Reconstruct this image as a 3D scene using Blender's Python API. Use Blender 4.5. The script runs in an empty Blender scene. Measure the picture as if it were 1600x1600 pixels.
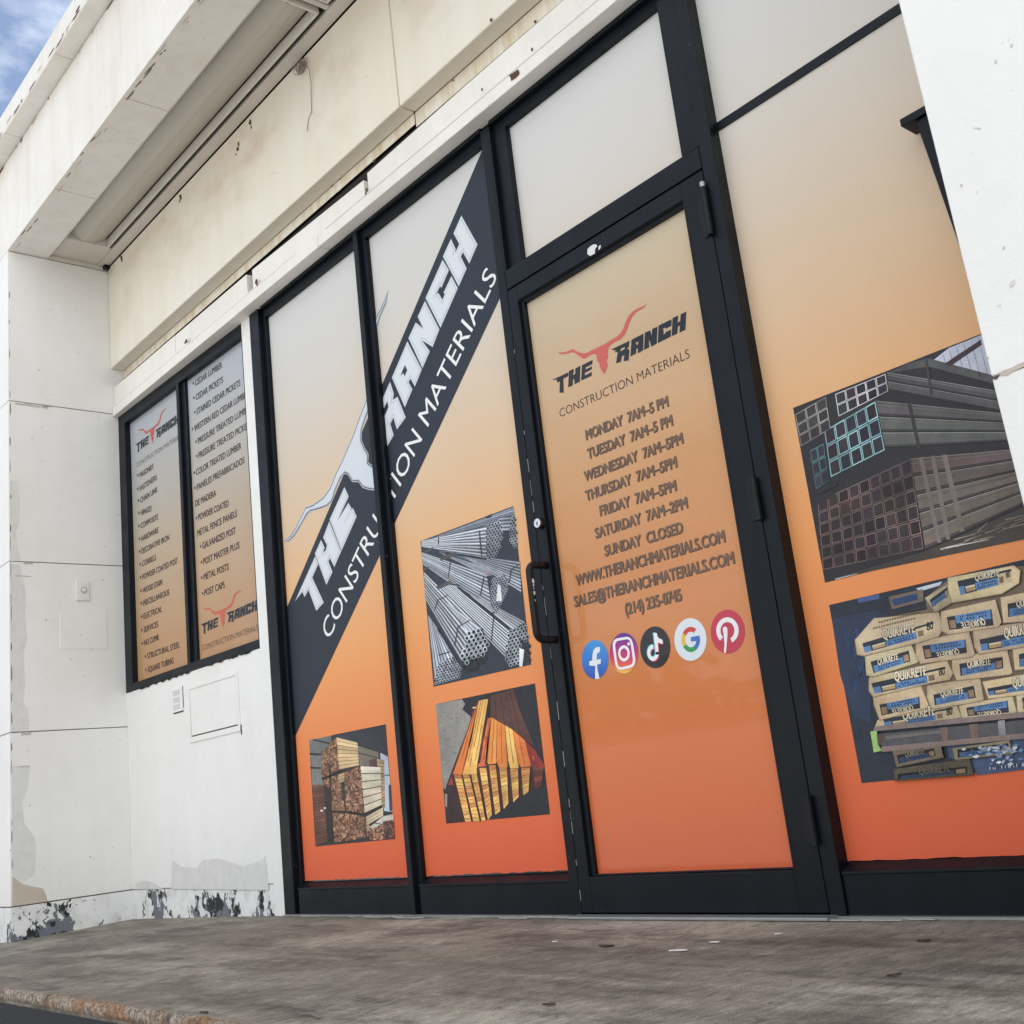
import bpy, bmesh, math, random
from mathutils import Vector, Matrix, noise
rnd = random.Random(11)
scene = bpy.context.scene
col = scene.collection
R = math.radians

# ------------------------------------------------------------------ camera
FPX = 1765.887
CAM = Vector((4.5815026, -2.5335594, 0.3893917))
RIGHT = Vector((0.64001536, 0.76016460, -0.11193804))
DOWN = Vector((-0.25639803, 0.07395736, -0.96373770))
FWD = Vector((-0.72432064, 0.64550762, 0.24223855))
cd = bpy.data.cameras.new('camera'); cam = bpy.data.objects.new('camera', cd); col.objects.link(cam)
cd.sensor_width = 36; cd.lens = FPX / 1600 * 36; cd.clip_start = 0.05; cd.clip_end = 3000
cam.matrix_world = Matrix(((RIGHT.x, -DOWN.x, -FWD.x, CAM.x), (RIGHT.y, -DOWN.y, -FWD.y, CAM.y),
                           (RIGHT.z, -DOWN.z, -FWD.z, CAM.z), (0, 0, 0, 1)))
scene.camera = cam
# ------------------------------------------------------------------ light
SUN_EL, SUN_ROT = R(58), R(8)
w = bpy.data.worlds.new('World'); scene.world = w; w.use_nodes = True
nt = w.node_tree; nt.nodes.clear()
wo = nt.nodes.new('ShaderNodeOutputWorld'); bg = nt.nodes.new('ShaderNodeBackground')
sky = nt.nodes.new('ShaderNodeTexSky'); sky.sky_type = 'NISHITA'; sky.sun_disc = False
sky.sun_elevation = SUN_EL; sky.sun_rotation = SUN_ROT; sky.air_density = 1.0; sky.dust_density = 2.2; sky.ozone_density = 1.0
tc = nt.nodes.new('ShaderNodeTexCoord'); mp = nt.nodes.new('ShaderNodeMapping'); mp.inputs['Scale'].default_value = (2.2, 2.2, 5.0)
mp.inputs['Location'].default_value = (0.35, 0.1, 0.0)
nz = nt.nodes.new('ShaderNodeTexNoise'); nz.inputs['Scale'].default_value = 2.0; nz.inputs['Detail'].default_value = 8; nz.inputs['Roughness'].default_value = 0.58
cr = nt.nodes.new('ShaderNodeValToRGB'); cr.color_ramp.elements[0].position = 0.30; cr.color_ramp.elements[1].position = 0.66
mx = nt.nodes.new('ShaderNodeMix'); mx.data_type = 'RGBA'
mx.inputs[7].default_value = (10.2, 10.45, 10.8, 1)
nt.links.new(tc.outputs['Generated'], mp.inputs[0]); nt.links.new(mp.outputs[0], nz.inputs['Vector'])
# unseen cloud added on the open side to brighten the shaded front and pier
sx = nt.nodes.new('ShaderNodeSeparateXYZ'); nt.links.new(tc.outputs['Generated'], sx.inputs[0])
ma = nt.nodes.new('ShaderNodeMath'); ma.operation = 'MULTIPLY_ADD'; ma.inputs[1].default_value = -0.15
mb = nt.nodes.new('ShaderNodeMath'); mb.operation = 'MULTIPLY_ADD'; mb.inputs[1].default_value = -1.6
nt.links.new(sx.outputs[0], mb.inputs[0]); nt.links.new(sx.outputs[1], mb.inputs[2]); nt.links.new(mb.outputs[0], ma.inputs[0]); nt.links.new(nz.outputs['Fac'], ma.inputs[2]); nt.links.new(ma.outputs[0], cr.inputs[0]); nt.links.new(cr.outputs[0], mx.inputs[0])
nt.links.new(sky.outputs[0], mx.inputs[6]); nt.links.new(mx.outputs[2], bg.inputs[0]); nt.links.new(bg.outputs[0], wo.inputs[0])
bg.inputs[1].default_value = 0.10
sd = bpy.data.lights.new('sun', 'SUN'); sd.energy = 4.2; sd.angle = R(0.5); sd.color = (1.0, 0.96, 0.90)
sun = bpy.data.objects.new('sun', sd); col.objects.link(sun)
sv = Vector((math.sin(SUN_ROT) * math.cos(SUN_EL), math.cos(SUN_ROT) * math.cos(SUN_EL), math.sin(SUN_EL)))
sun.rotation_euler = sv.to_track_quat('Z', 'Y').to_euler(); sun.location = (0, 0, 20)
scene.view_settings.view_transform = 'Standard'; scene.view_settings.look = 'None'
scene.view_settings.gamma = 1; scene.view_settings.use_curve_mapping = False
scene.view_settings.exposure = 0.84

# ------------------------------------------------------------------ helpers
def lin(c):
    return tuple(((v / 255) / 12.92 if v / 255 <= 0.04045 else ((v / 255 + 0.055) / 1.055) ** 2.4) for v in c)
def ray(u, v):
    return RIGHT * ((u - 800) / FPX) + DOWN * ((v - 800) / FPX) + FWD
def at(u, v, y):
    """the point of the plane y=const seen at a pixel of the reference"""
    d = ray(u, v); return CAM + d * ((y - CAM.y) / d.y)
def atz(u, v, z):
    d = ray(u, v); return CAM + d * ((z - CAM.z) / d.z)
def atx(u, v, x):
    d = ray(u, v); return CAM + d * ((x - CAM.x) / d.x)
SK = 0.0228; SX, SY = -1.6228, -0.0234
SN = Vector((-SK, 1, 0)).normalized()
def atw(u, v, off=0.0):
    d = ray(u, v); p0 = Vector((SX, SY, 0)) + SN * off
    return CAM + d * ((p0 - CAM).dot(SN) / d.dot(SN))
def skew(p):
    return Vector((p[0], p[1] + SK * (p[0] - SX), p[2]))

def tag(o, label=None, cat=None, group=None, kind=None):
    if label: o['label'] = label
    if cat: o['category'] = cat
    if group: o['group'] = group
    if kind: o['kind'] = kind
    return o
def empty(name, loc):
    o = bpy.data.objects.new(name, None); o.location = loc; o.empty_display_size = 0.1; col.objects.link(o); return o

class MB:
    def __init__(s): s.v = []; s.f = []; s.c = []; s.mi = []
    def add(s, vs, fs, mi=0):
        n = len(s.v); s.v += [Vector(p) for p in vs]; s.f += [[n + i for i in f] for f in fs]; s.mi += [mi] * len(fs); return s
    def box(s, x0, x1, y0, y1, z0, z1, xf=None, mi=0):
        vs = [(x, y, z) for z in (z0, z1) for y in (y0, y1) for x in (x0, x1)]
        if xf: vs = [xf(p) for p in vs]
        return s.add(vs, [(0, 2, 3, 1), (4, 5, 7, 6), (0, 1, 5, 4), (2, 6, 7, 3), (0, 4, 6, 2), (1, 3, 7, 5)], mi)
    def prism(s, poly, d, mi=0):
        """poly: list of 3D points, extruded along vector d"""
        n = len(poly); a = [Vector(p) for p in poly]; b = [p + Vector(d) for p in a]
        return s.add(a + b, [list(range(n))[::-1], [n + i for i in range(n)]] + [(i, (i + 1) % n, n + (i + 1) % n, n + i) for i in range(n)], mi)
    def face(s, poly, mi=0): return s.add(poly, [list(range(len(poly)))], mi)
    def tube(s, pts, r, seg=10, mi=0):
        pts = [Vector(p) for p in pts]; rings = []
        up = None
        for i, p in enumerate(pts):
            t = (pts[min(i + 1, len(pts) - 1)] - pts[max(i - 1, 0)]).normalized()
            if up is None: up = t.orthogonal().normalized()
            up = (up - t * up.dot(t)).normalized(); sd_ = t.cross(up)
            rr = r(i / (len(pts) - 1)) if callable(r) else r
            rings.append([p + (up * math.cos(a) + sd_ * math.sin(a)) * rr for a in [2 * math.pi * k / seg for k in range(seg)]])
        vs = [q for rg in rings for q in rg]; fs = []
        for i in range(len(pts) - 1):
            for k in range(seg):
                fs.append((i * seg + k, i * seg + (k + 1) % seg, (i + 1) * seg + (k + 1) % seg, (i + 1) * seg + k))
        fs.append(tuple(range(seg))[::-1]); fs.append(tuple((len(pts) - 1) * seg + k for k in range(seg)))
        return s.add(vs, fs, mi)
    def build(s, name, mat, parent=None, bevel=0, origin=None, smooth=False, fix=True):
        me = bpy.data.meshes.new(name)
        o0 = Vector(origin) if origin is not None else Vector((0, 0, 0))
        me.from_pydata([tuple(p - o0) for p in s.v], [], s.f)
        for m in (mat if isinstance(mat, (list, tuple)) else [mat]): me.materials.append(m)
        for p, mi in zip(me.polygons, s.mi): p.material_index = mi; p.use_smooth = smooth
        if fix:
            bm = bmesh.new(); bm.from_mesh(me); bmesh.ops.recalc_face_normals(bm, faces=bm.faces); bm.to_mesh(me); bm.free()
        o = bpy.data.objects.new(name, me); col.objects.link(o)
        if parent is not None:
            o.parent = parent; pw = Vector((0, 0, 0)); q = parent
            while q is not None: pw += q.location; q = q.parent
            o.location = o0 - pw
        else: o.location = o0
        if bevel:
            b = o.modifiers.new('bevel', 'BEVEL'); b.width = bevel; b.segments = 2; b.limit_method = 'ANGLE'; b.angle_limit = R(40)
        return o

# ------------------------------------------------------------------ materials
class NM:
    def __init__(s, name, rough=0.5, spec=0.4):
        s.m = bpy.data.materials.new(name); s.m.use_nodes = True; s.t = s.m.node_tree; s.n = s.t.nodes; s.l = s.t.links
        s.b = s.n['Principled BSDF']; s.b.inputs['Roughness'].default_value = rough; s.b.inputs['Specular IOR Level'].default_value = spec
        s.pos = s.n.new('ShaderNodeNewGeometry').outputs['Position']
    def noise(s, scale, detail=4, rough=0.5, stretch=None, dist=0.0, off=(0, 0, 0)):
        v = s.pos
        mp = s.n.new('ShaderNodeMapping'); mp.inputs['Scale'].default_value = stretch or (1, 1, 1); mp.inputs['Location'].default_value = off
        s.l.new(v, mp.inputs[0])
        n = s.n.new('ShaderNodeTexNoise'); n.inputs['Scale'].default_value = scale; n.inputs['Detail'].default_value = detail
        n.inputs['Roughness'].default_value = rough; n.inputs['Distortion'].default_value = dist
        s.l.new(mp.outputs[0], n.inputs['Vector']); return n.outputs['Fac']
    def ramp(s, fac, stops, interp='LINEAR'):
        r = s.n.new('ShaderNodeValToRGB'); r.color_ramp.interpolation = interp; e = r.color_ramp.elements
        while len(e) < len(stops): e.new(0.5)
        for k, (p, c) in zip(e, stops):
            k.position = p; k.color = (c, c, c, 1) if not isinstance(c, (tuple, list)) else (*c[:3], 1)
        s.l.new(fac, r.inputs[0]); return r.outputs[0]
    def mix(s, fac, a, b, mode='MIX'):
        m = s.n.new('ShaderNodeMix'); m.data_type = 'RGBA'; m.blend_type = mode
        for v, i in ((fac, 0), (a, 6), (b, 7)):
            if isinstance(v, (int, float)): m.inputs[i].default_value = v
            elif isinstance(v, (tuple, list)): m.inputs[i].default_value = (*v[:3], 1)
            else: s.l.new(v, m.inputs[i])
        return m.outputs[2]
    def math(s, op, a, b=None, c=None, clamp=False):
        m = s.n.new('ShaderNodeMath'); m.operation = op; m.use_clamp = clamp
        for v, i in ((a, 0), (b, 1), (c, 2)):
            if v is None: continue
            if isinstance(v, (int, float)): m.inputs[i].default_value = v
            else: s.l.new(v, m.inputs[i])
        return m.outputs[0]
    def axis(s, k):
        sp = s.n.new('ShaderNodeSeparateXYZ'); s.l.new(s.pos, sp.inputs[0]); return sp.outputs[k]
    def maprange(s, v, a, b, c=0.0, d=1.0):
        m = s.n.new('ShaderNodeMapRange'); m.inputs[1].default_value = a; m.inputs[2].default_value = b; m.inputs[3].default_value = c; m.inputs[4].default_value = d
        s.l.new(v, m.inputs[0]); return m.outputs[0]
    def color(s, c):
        if isinstance(c, (tuple, list)): s.b.inputs['Base Color'].default_value = (*c[:3], 1)
        else: s.l.new(c, s.b.inputs['Base Color'])
        return s
    def rough(s, v): s.l.new(v, s.b.inputs['Roughness']); return s
    def bump(s, h, strength=0.2, dist=0.002):
        b = s.n.new('ShaderNodeBump'); b.inputs['Strength'].default_value = strength; b.inputs['Distance'].default_value = dist
        s.l.new(h, b.inputs['Height']); s.l.new(b.outputs[0], s.b.inputs['Normal']); return s

def paint(name, base, stain, stain_amt=0.5, streak=0.3, patch=0.35, seed=0.0, dark=(0.20, 0.17, 0.13)):
    m = NM(name, 0.55, 0.35)
    big = m.noise(1.3, 5, 0.6, off=(seed, seed, 0))
    p = m.ramp(m.noise(2.3, 3, 0.45, off=(3 + seed, 1, 2), dist=0.6), [(0.54, 0.0), (0.555, 1.0)])
    c = m.mix(m.math('MULTIPLY', p, patch), base, tuple(x * 0.86 for x in base))
    st = m.ramp(m.noise(2.2, 6, 0.62, stretch=(5, 5, 0.5), off=(seed, 2, 0)), [(0.46, 0.0), (0.72, 1.0)])
    c = m.mix(m.math('MULTIPLY', st, streak), c, stain)
    c = m.mix(m.math('MULTIPLY', m.ramp(big, [(0.42, 0.0), (0.7, 1.0)]), stain_amt), c, stain)
    speck = m.ramp(m.noise(38, 3, 0.6, off=(seed, 0, 5)), [(0.70, 0.0), (0.745, 1.0)])
    c = m.mix(m.math('MULTIPLY', speck, 0.55), c, dark)
    c = m.mix(0.30, c, m.ramp(m.noise(6, 7, 0.65, off=(seed, 3, 1)), [(0.3, 0.40), (0.7, 0.58)]), 'OVERLAY')
    m.color(c); m.bump(m.math('ADD', m.noise(90, 4, 0.65), m.math('MULTIPLY', m.noise(5, 3, 0.5), 3.0)), 0.28, 0.003)
    return m
M = {}
M['white'] = paint('white_wall_paint', (0.80, 0.80, 0.785), (0.67, 0.64, 0.57), 0.25, 0.16, 0.12, 0.0).m
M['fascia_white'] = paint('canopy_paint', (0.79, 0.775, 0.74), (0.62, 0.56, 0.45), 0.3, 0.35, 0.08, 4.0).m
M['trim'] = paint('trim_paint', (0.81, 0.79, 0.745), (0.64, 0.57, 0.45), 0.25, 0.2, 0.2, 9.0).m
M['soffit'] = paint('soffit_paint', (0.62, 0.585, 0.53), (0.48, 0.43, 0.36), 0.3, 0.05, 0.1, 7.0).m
def cream():
    m = NM('cream_metal_paint', 0.5, 0.4)
    base = m.mix(m.ramp(m.noise(0.9, 4, 0.6), [(0.35, 0.0), (0.7, 1.0)]), (0.80, 0.77, 0.69), (0.79, 0.73, 0.60))
    drip = m.ramp(m.noise(2.0, 6, 0.65, stretch=(6, 6, 0.35)), [(0.44, 0.0), (0.68, 1.0)])
    c = m.mix(m.math('MULTIPLY', drip, 0.16), base, (0.66, 0.52, 0.32))
    rust = m.ramp(m.noise(1.7, 5, 0.6, stretch=(1, 1, 1.6), off=(1.5, 0, 0.4)), [(0.50, 0.0), (0.74, 1.0)])
    top = m.maprange(m.axis(2), 3.05, 3.6)
    c = m.mix(m.math('MULTIPLY', m.math('MULTIPLY', rust, top), 0.62), c, (0.46, 0.31, 0.15))
    speck = m.ramp(m.noise(30, 3, 0.6), [(0.72, 0.0), (0.76, 1.0)])
    c = m.mix(m.math('MULTIPLY', speck, 0.6), c, (0.22, 0.17, 0.12))
    m.color(c); m.bump(m.noise(5, 3, 0.5), 0.35, 0.01); return m.m
M['cream'] = cream()
def rusty_band():
    m = NM('stained_band_paint', 0.55, 0.35)
    drip = m.ramp(m.noise(3.2, 6, 0.65, stretch=(6, 6, 0.5)), [(0.40, 0.0), (0.66, 1.0)])
    c = m.mix(m.math('MULTIPLY', drip, 0.65), (0.77, 0.73, 0.63), (0.55, 0.42, 0.22))
    m.color(c); m.bump(m.noise(25, 4, 0.6), 0.2, 0.003); return m.m
M['band'] = rusty_band()
def peel():
    m = NM('peeling_base_paint', 0.6, 0.3)
    z = m.axis(2)
    n = m.noise(15, 6, 0.66, stretch=(1, 1, 0.8), dist=0.5)
    clump = m.noise(3.1, 2, 0.5, off=(0.8, 4.1, 0))
    thr = m.math('ADD', m.math('ADD', n, m.math('MULTIPLY', m.math('SUBTRACT', clump, 0.5), 0.85)), m.maprange(z, 0.0, 0.16, 0.06, -0.07))
    mask = m.ramp(thr, [(0.555, 0.0), (0.562, 1.0)])
    under = m.mix(m.ramp(m.noise(9, 3, 0.6, off=(2, 2, 2)), [(0.47, 0.0), (0.5, 1.0)]), (0.025, 0.028, 0.032), (0.16, 0.175, 0.2))
    white = m.mix(m.ramp(m.noise(14, 4, 0.6), [(0.45, 0.0), (0.75, 1.0)]), (0.78, 0.79, 0.78), (0.6, 0.6, 0.57))
    m.color(m.mix(mask, white, under)); m.bump(m.math('SUBTRACT', 1.0, mask), 0.6, 0.003); return m.m
M['peel'] = peel()
def frame_mat(name, c1, c2, rough=0.42):
    m = NM(name, rough, 0.22)
    c = m.mix(m.ramp(m.noise(3, 5, 0.6, stretch=(3, 3, 0.6)), [(0.35, 0.0), (0.7, 1.0)]), c1, c2)
    sc = m.ramp(m.noise(42, 3, 0.6), [(0.735, 0.0), (0.765, 1.0)])
    c = m.mix(m.math('MULTIPLY', sc, 0.35), c, (0.3, 0.3, 0.3))
    m.color(c); m.rough(m.maprange(m.noise(8, 4, 0.6), 0.3, 0.7, rough - 0.07, rough + 0.13)); return m.m
M['frame'] = frame_mat('black_painted_aluminium', (0.003, 0.0055, 0.0095), (0.006, 0.009, 0.0135), 0.40)
M['black'] = frame_mat('black_steel', (0.008, 0.009, 0.011), (0.014, 0.015, 0.017), 0.38)
def marks(name, polys, mat, parent):
    for pl in polys: MB().face(pl).build(name, mat, parent, fix=False)
def simple(name, c, rough=0.5, metal=0.0, spec=0.4):
    m = NM(name, rough, spec); v = m.mix(m.ramp(m.noise(20, 4, 0.6), [(0.3, 0.0), (0.7, 1.0)]), tuple(x * 0.88 for x in c), c)
    m.color(v); m.b.inputs['Metallic'].default_value = metal; return m.m
M['chrome'] = simple('worn_chrome', (0.75, 0.76, 0.76), 0.22, 1.0)
M['brass'] = simple('dull_grey_metal', (0.42, 0.43, 0.42), 0.45, 0.7)
M['plastic'] = simple('white_plastic', (0.78, 0.78, 0.75), 0.35)
M['vent'] = simple('pale_grey_plastic', (0.62, 0.64, 0.66), 0.5)
M['gap'] = simple('dark_gap', (0.015, 0.013, 0.012), 0.9)
M['rust'] = simple('rust_brown', (0.10, 0.055, 0.03), 0.85)
M['wire'] = simple('grey_wire', (0.22, 0.19, 0.15), 0.6)
M['flake'] = simple('white_paint_flake', (0.72, 0.72, 0.70), 0.7)
M['leaf'] = simple('dry_brown_leaf', (0.055, 0.032, 0.022), 0.8)
M['caulk'] = simple('grey_white_caulk', (0.5, 0.5, 0.47), 0.8)
M['diffuser'] = NM('light_diffuser', 0.22, 0.6).color((0.46, 0.43, 0.37)).m
def concrete():
    m = NM('worn_concrete', 0.85, 0.25)
    a = m.noise(1.6, 8, 0.65, stretch=(0.8, 1.6, 1), dist=0.5)
    c = m.ramp(a, [(0.34, (0.165, 0.147, 0.118)), (0.5, (0.290, 0.262, 0.214)), (0.66, (0.43, 0.395, 0.33))])
    big = m.noise(0.9, 3, 0.5, stretch=(0.7, 1.3, 1), off=(1.7, 0.4, 0))
    c = m.mix(m.ramp(big, [(0.40, 0.0), (0.62, 0.55)]), c, (0.125, 0.108, 0.086))
    sm = m.ramp(m.noise(3.0, 8, 0.74, stretch=(0.55, 1.7, 1), off=(4, 2, 0)), [(0.50, 0.0), (0.60, 1.0)])
    c = m.mix(m.math('MULTIPLY', sm, 0.65), c, (0.085, 0.071, 0.060))
    lt = m.ramp(m.noise(4.1, 8, 0.74, stretch=(0.4, 1.9, 1), off=(9, 7, 0)), [(0.55, 0.0), (0.63, 1.0)])
    c = m.mix(m.math('MULTIPLY', lt, 0.5), c, (0.34, 0.31, 0.275))
    br = m.noise(70, 5, 0.7, stretch=(1, 0.22, 1))
    c = m.mix(0.75, c, m.ramp(br, [(0.26, 0.24), (0.5, 0.5), (0.74, 0.80)]), 'OVERLAY')
    md = m.noise(17, 7, 0.72, stretch=(1, 0.6, 1), dist=0.4)
    c = m.mix(0.65, c, m.ramp(md, [(0.28, 0.28), (0.5, 0.5), (0.72, 0.74)]), 'OVERLAY')
    pit = m.ramp(m.noise(38, 4, 0.65, stretch=(1, 0.35, 1)), [(0.61, 0.0), (0.68, 1.0)])
    c = m.mix(m.math('MULTIPLY', pit, 0.5), c, (0.05, 0.042, 0.038))
    g = m.noise(190, 4, 0.75)
    c = m.mix(0.9, c, m.ramp(g, [(0.25, 0.25), (0.5, 0.5), (0.75, 0.78)]), 'OVERLAY')
    m.color(c); m.bump(m.math('ADD', g, m.math('MULTIPLY', a, 1.5)), 0.45, 0.004); return m.m
M['concrete'] = concrete()
def nosing():
    m = NM('rusted_crumbling_edge', 0.8, 0.3)
    n = m.noise(85, 7, 0.8); b = m.noise(3.5, 6, 0.75)
    c = m.ramp(n, [(0.30, (0.035, 0.025, 0.02)), (0.43, (0.16, 0.11, 0.075)), (0.54, (0.38, 0.33, 0.27)), (0.66, (0.66, 0.62, 0.55))])
    rust = m.ramp(n, [(0.32, (0.05, 0.025, 0.014)), (0.5, (0.30, 0.145, 0.06)), (0.68, (0.52, 0.34, 0.20))])
    c = m.mix(m.ramp(b, [(0.48, 0.0), (0.58, 0.85)]), c, rust)
    c = m.mix(m.ramp(m.noise(11, 4, 0.6, off=(4, 0, 0)), [(0.56, 0.0), (0.66, 0.8)]), c, (0.05, 0.045, 0.042))
    m.color(c); m.bump(n, 0.9, 0.008); return m.m
M['nosing'] = nosing()
def lot():
    m = NM('pale_parking_lot', 0.9, 0.2)
    c = m.ramp(m.noise(0.5, 8, 0.65), [(0.3, (0.31, 0.305, 0.295)), (0.7, (0.44, 0.43, 0.415))])
    m.color(c); return m.m
M['lot'] = lot()

ZST = [(0.10, (222, 98, 66)), (0.35, (226, 112, 68)), (0.65, (232, 136, 80)), (1.0, (232, 158, 98)), (1.3, (226, 174, 124)),
       (1.65, (216, 188, 155)), (2.05, (209, 197, 181)), (2.4, (206, 203, 197)), (2.8, (205, 206, 206))]
def film(name, rough, coat, gain=1.0, stops=ZST, dz=0.0):
    m = NM(name, rough, 0.35)
    z = m.maprange(m.axis(2), 0.0, 3.0)
    c = m.ramp(z, [((a + dz) / 3.0, tuple(min(1, x * gain) for x in lin(b))) for a, b in stops])
    c = m.mix(0.35, c, m.ramp(m.noise(420, 1, 0.5), [(0.3, 0.42), (0.7, 0.58)]), 'OVERLAY')
    c = m.mix(0.25, c, m.ramp(m.noise(2.5, 4, 0.6), [(0.3, 0.45), (0.7, 0.55)]), 'OVERLAY')
    m.color(c)
    m.b.inputs['Coat Weight'].default_value = coat; m.b.inputs['Coat Roughness'].default_value = 0.03
    return m.m
M['film'] = film('printed_window_vinyl', 0.6, 0.0)
M['film_door'] = film('printed_vinyl_behind_glass', 0.6, 0.55, 0.92, stops=[(0.1, (218, 100, 58)), (0.45, (218, 116, 62)), (0.8, (213, 134, 76)), (1.1, (208, 143, 88)), (1.4, (207, 157, 108)), (1.75, (204, 174, 136)), (2.1, (201, 187, 160))])
M['film_left'] = film('printed_vinyl_list_panel', 0.55, 0.35, 0.84, stops=[(1.15, (190, 142, 98)), (1.5, (196, 158, 120)), (1.9, (194, 174, 148)), (2.25, (188, 184, 176)), (2.7, (182, 188, 196))])
def photo_mat():
    m = NM('printed_photograph', 0.5, 0.35)
    a = m.n.new('ShaderNodeVertexColor'); a.layer_name = 'ink'
    c = m.mix(0.38, a.outputs[0], m.ramp(m.noise(230, 4, 0.7), [(0.25, 0.25), (0.75, 0.78)]), 'OVERLAY')
    c = m.mix(0.42, c, m.ramp(m.noise(32, 6, 0.7), [(0.28, 0.28), (0.72, 0.74)]), 'OVERLAY')
    c = m.mix(0.35, c, m.ramp(m.noise(5, 4, 0.6), [(0.3, 0.35), (0.7, 0.66)]), 'OVERLAY')
    m.color(c); return m.m
def ink(name, rough=0.55, coat=0.0, grain=0.5, gscale=330):
    m = NM(name, rough, 0.35)
    a = m.n.new('ShaderNodeVertexColor'); a.layer_name = 'ink'
    c = m.mix(grain, a.outputs[0], m.ramp(m.noise(gscale, 3, 0.65), [(0.25, 0.3), (0.75, 0.7)]), 'OVERLAY')
    m.color(c); m.b.inputs['Coat Weight'].default_value = coat; m.b.inputs['Coat Roughness'].default_value = 0.03; return m.m
M['ink'] = ink('printed_ink', grain=0.15)
M['ink_door'] = ink('printed_ink_behind_glass', coat=0.3, grain=0.15)
M['photo'] = photo_mat()

# ------------------------------------------------------------------ flat printed artwork
class Art:
    """flat printed shapes on a plane; layer k lies a fraction of a millimetre in front of layer k-1"""
    def __init__(s, plane, zoom=(0, 0, 1), step=0.00025, base=0.0008):
        s.pl = plane; s.zoom = zoom; s.step = step; s.base = base; s.v = []; s.f = []; s.c = []
    def P(s, x, y, layer=0):
        x0, y0, k = s.zoom; u, v = x0 + x / k, y0 + y / k; d = s.base + layer * s.step
        return atw(u, v, -d + s.pl[1]) if s.pl[0] == 'W' else at(u, v, s.pl[1] - d)
    def poly3(s, pts, c):
        n = len(s.v); s.v += [Vector(p) for p in pts]; s.f.append([n + i for i in range(len(pts))]); s.c.append(lin(c))
    def poly(s, pts, c, layer=0): s.poly3([s.P(x, y, layer) for x, y in pts], c)
    def lift(s, p, layer):
        d = s.base + layer * s.step
        return Vector(p) - (SN if s.pl[0] == 'W' else Vector((0, 1, 0))) * d
    def ell(s, cx, cy, rx, ry, c, layer=0, n=28, rot=0.0):
        s.poly([(cx + rx * math.cos(a) * math.cos(rot) - ry * math.sin(a) * math.sin(rot), cy + rx * math.cos(a) * math.sin(rot) + ry * math.sin(a) * math.cos(rot))
                for a in [2 * math.pi * i / n for i in range(n)]], c, layer)
    def arc(s, cx, cy, rx, ry, rx2, ry2, a0, a1, c, layer=0, n=24):
        for i in range(n):
            t0 = a0 + (a1 - a0) * i / n; t1 = a0 + (a1 - a0) * (i + 1) / n
            s.poly([(cx + rx * math.cos(t0), cy + ry * math.sin(t0)), (cx + rx * math.cos(t1), cy + ry * math.sin(t1)),
                    (cx + rx2 * math.cos(t1), cy + ry2 * math.sin(t1)), (cx + rx2 * math.cos(t0), cy + ry2 * math.sin(t0))], c, layer)
    def line(s, x0, y0, x1, y1, wd, c, layer=0, w2=None):
        w2 = wd if w2 is None else w2
        L = math.hypot(x1 - x0, y1 - y0) or 1; nx, ny = -(y1 - y0) / L, (x1 - x0) / L
        s.poly([(x0 + nx * wd / 2, y0 + ny * wd / 2), (x1 + nx * w2 / 2, y1 + ny * w2 / 2), (x1 - nx * w2 / 2, y1 - ny * w2 / 2), (x0 - nx * wd / 2, y0 - ny * wd / 2)], c, layer)
    def grid(s, q, nu, nv, fn, layer=0, inset=0.0):
        """q = TL,TR,BR,BL ; fn(i,j) -> colour or None"""
        def B(u, v):
            return tuple((q[0][k] * (1 - u) + q[1][k] * u) * (1 - v) + (q[3][k] * (1 - u) + q[2][k] * u) * v for k in (0, 1))
        for j in range(nv):
            for i in range(nu):
                c = fn(i, j)
                if c is None: continue
                a, b = (i + inset) / nu, (i + 1 - inset) / nu; e, f = (j + inset) / nv, (j + 1 - inset) / nv
                s.poly([B(a, e), B(b, e), B(b, f), B(a, f)], c, layer)
    def text(s, body, x0, y0, x1, y1, h, c, layer=0, bold=0.0, clip=None, up=None):
        """body set along the baseline (x0,y0)-(x1,y1) given in zoom pixels; h = cap height in metres"""
        a, b = s.P(x0, y0, layer), s.P(x1, y1, layer)
        if bold < 0: text3(s, body, a, b, h, c, bold, clip, up)
        elif bold == 0: text3(s, body, a, b, h, c, 0.0, clip, up)
        else:
            d = (b - a).normalized() * bold * h; n = SN if s.pl[0] == 'W' else Vector((0, 1, 0))
            for k, (t, q) in enumerate(((-1, -.5), (1, -.5), (-1, .5), (1, .5), (0, 0))):
                o_ = d * t + Vector((0, 0, bold * h * q)) - n * (k * .00004); text3(s, body, a + o_, b + o_, h, c, 0.0, clip, up)
    def build(s, name, mat, parent, soft=0.0):
        me = bpy.data.meshes.new(name); o0 = Vector((0, 0, 0)); q = parent
        while q is not None: o0 += q.location; q = q.parent
        me.from_pydata([tuple(p - o0) for p in s.v], [], s.f)
        at_ = me.color_attributes.new('ink', 'FLOAT_COLOR', 'CORNER')
        cols = []
        for p in me.polygons:
            cc = s.c[p.index]
            for li in p.loop_indices:
                k = 1.0
                if soft:
                    q = s.v[me.loops[li].vertex_index]
                    k = 1 + soft * (noise.noise(Vector((q.x * 7, 0, q.z * 7))) + .8 * noise.noise(Vector((q.x * 31, 3, q.z * 31)))+ .5 * noise.noise(Vector((q.x * 90, 7, q.z * 90))))
                cols += [cc[0] * k, cc[1] * k, cc[2] * k, 1.0]
        at_.data.foreach_set('color', cols)
        me.materials.append(mat); me.update()
        o = bpy.data.objects.new(name, me); col.objects.link(o); o.parent = parent; return o

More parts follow.
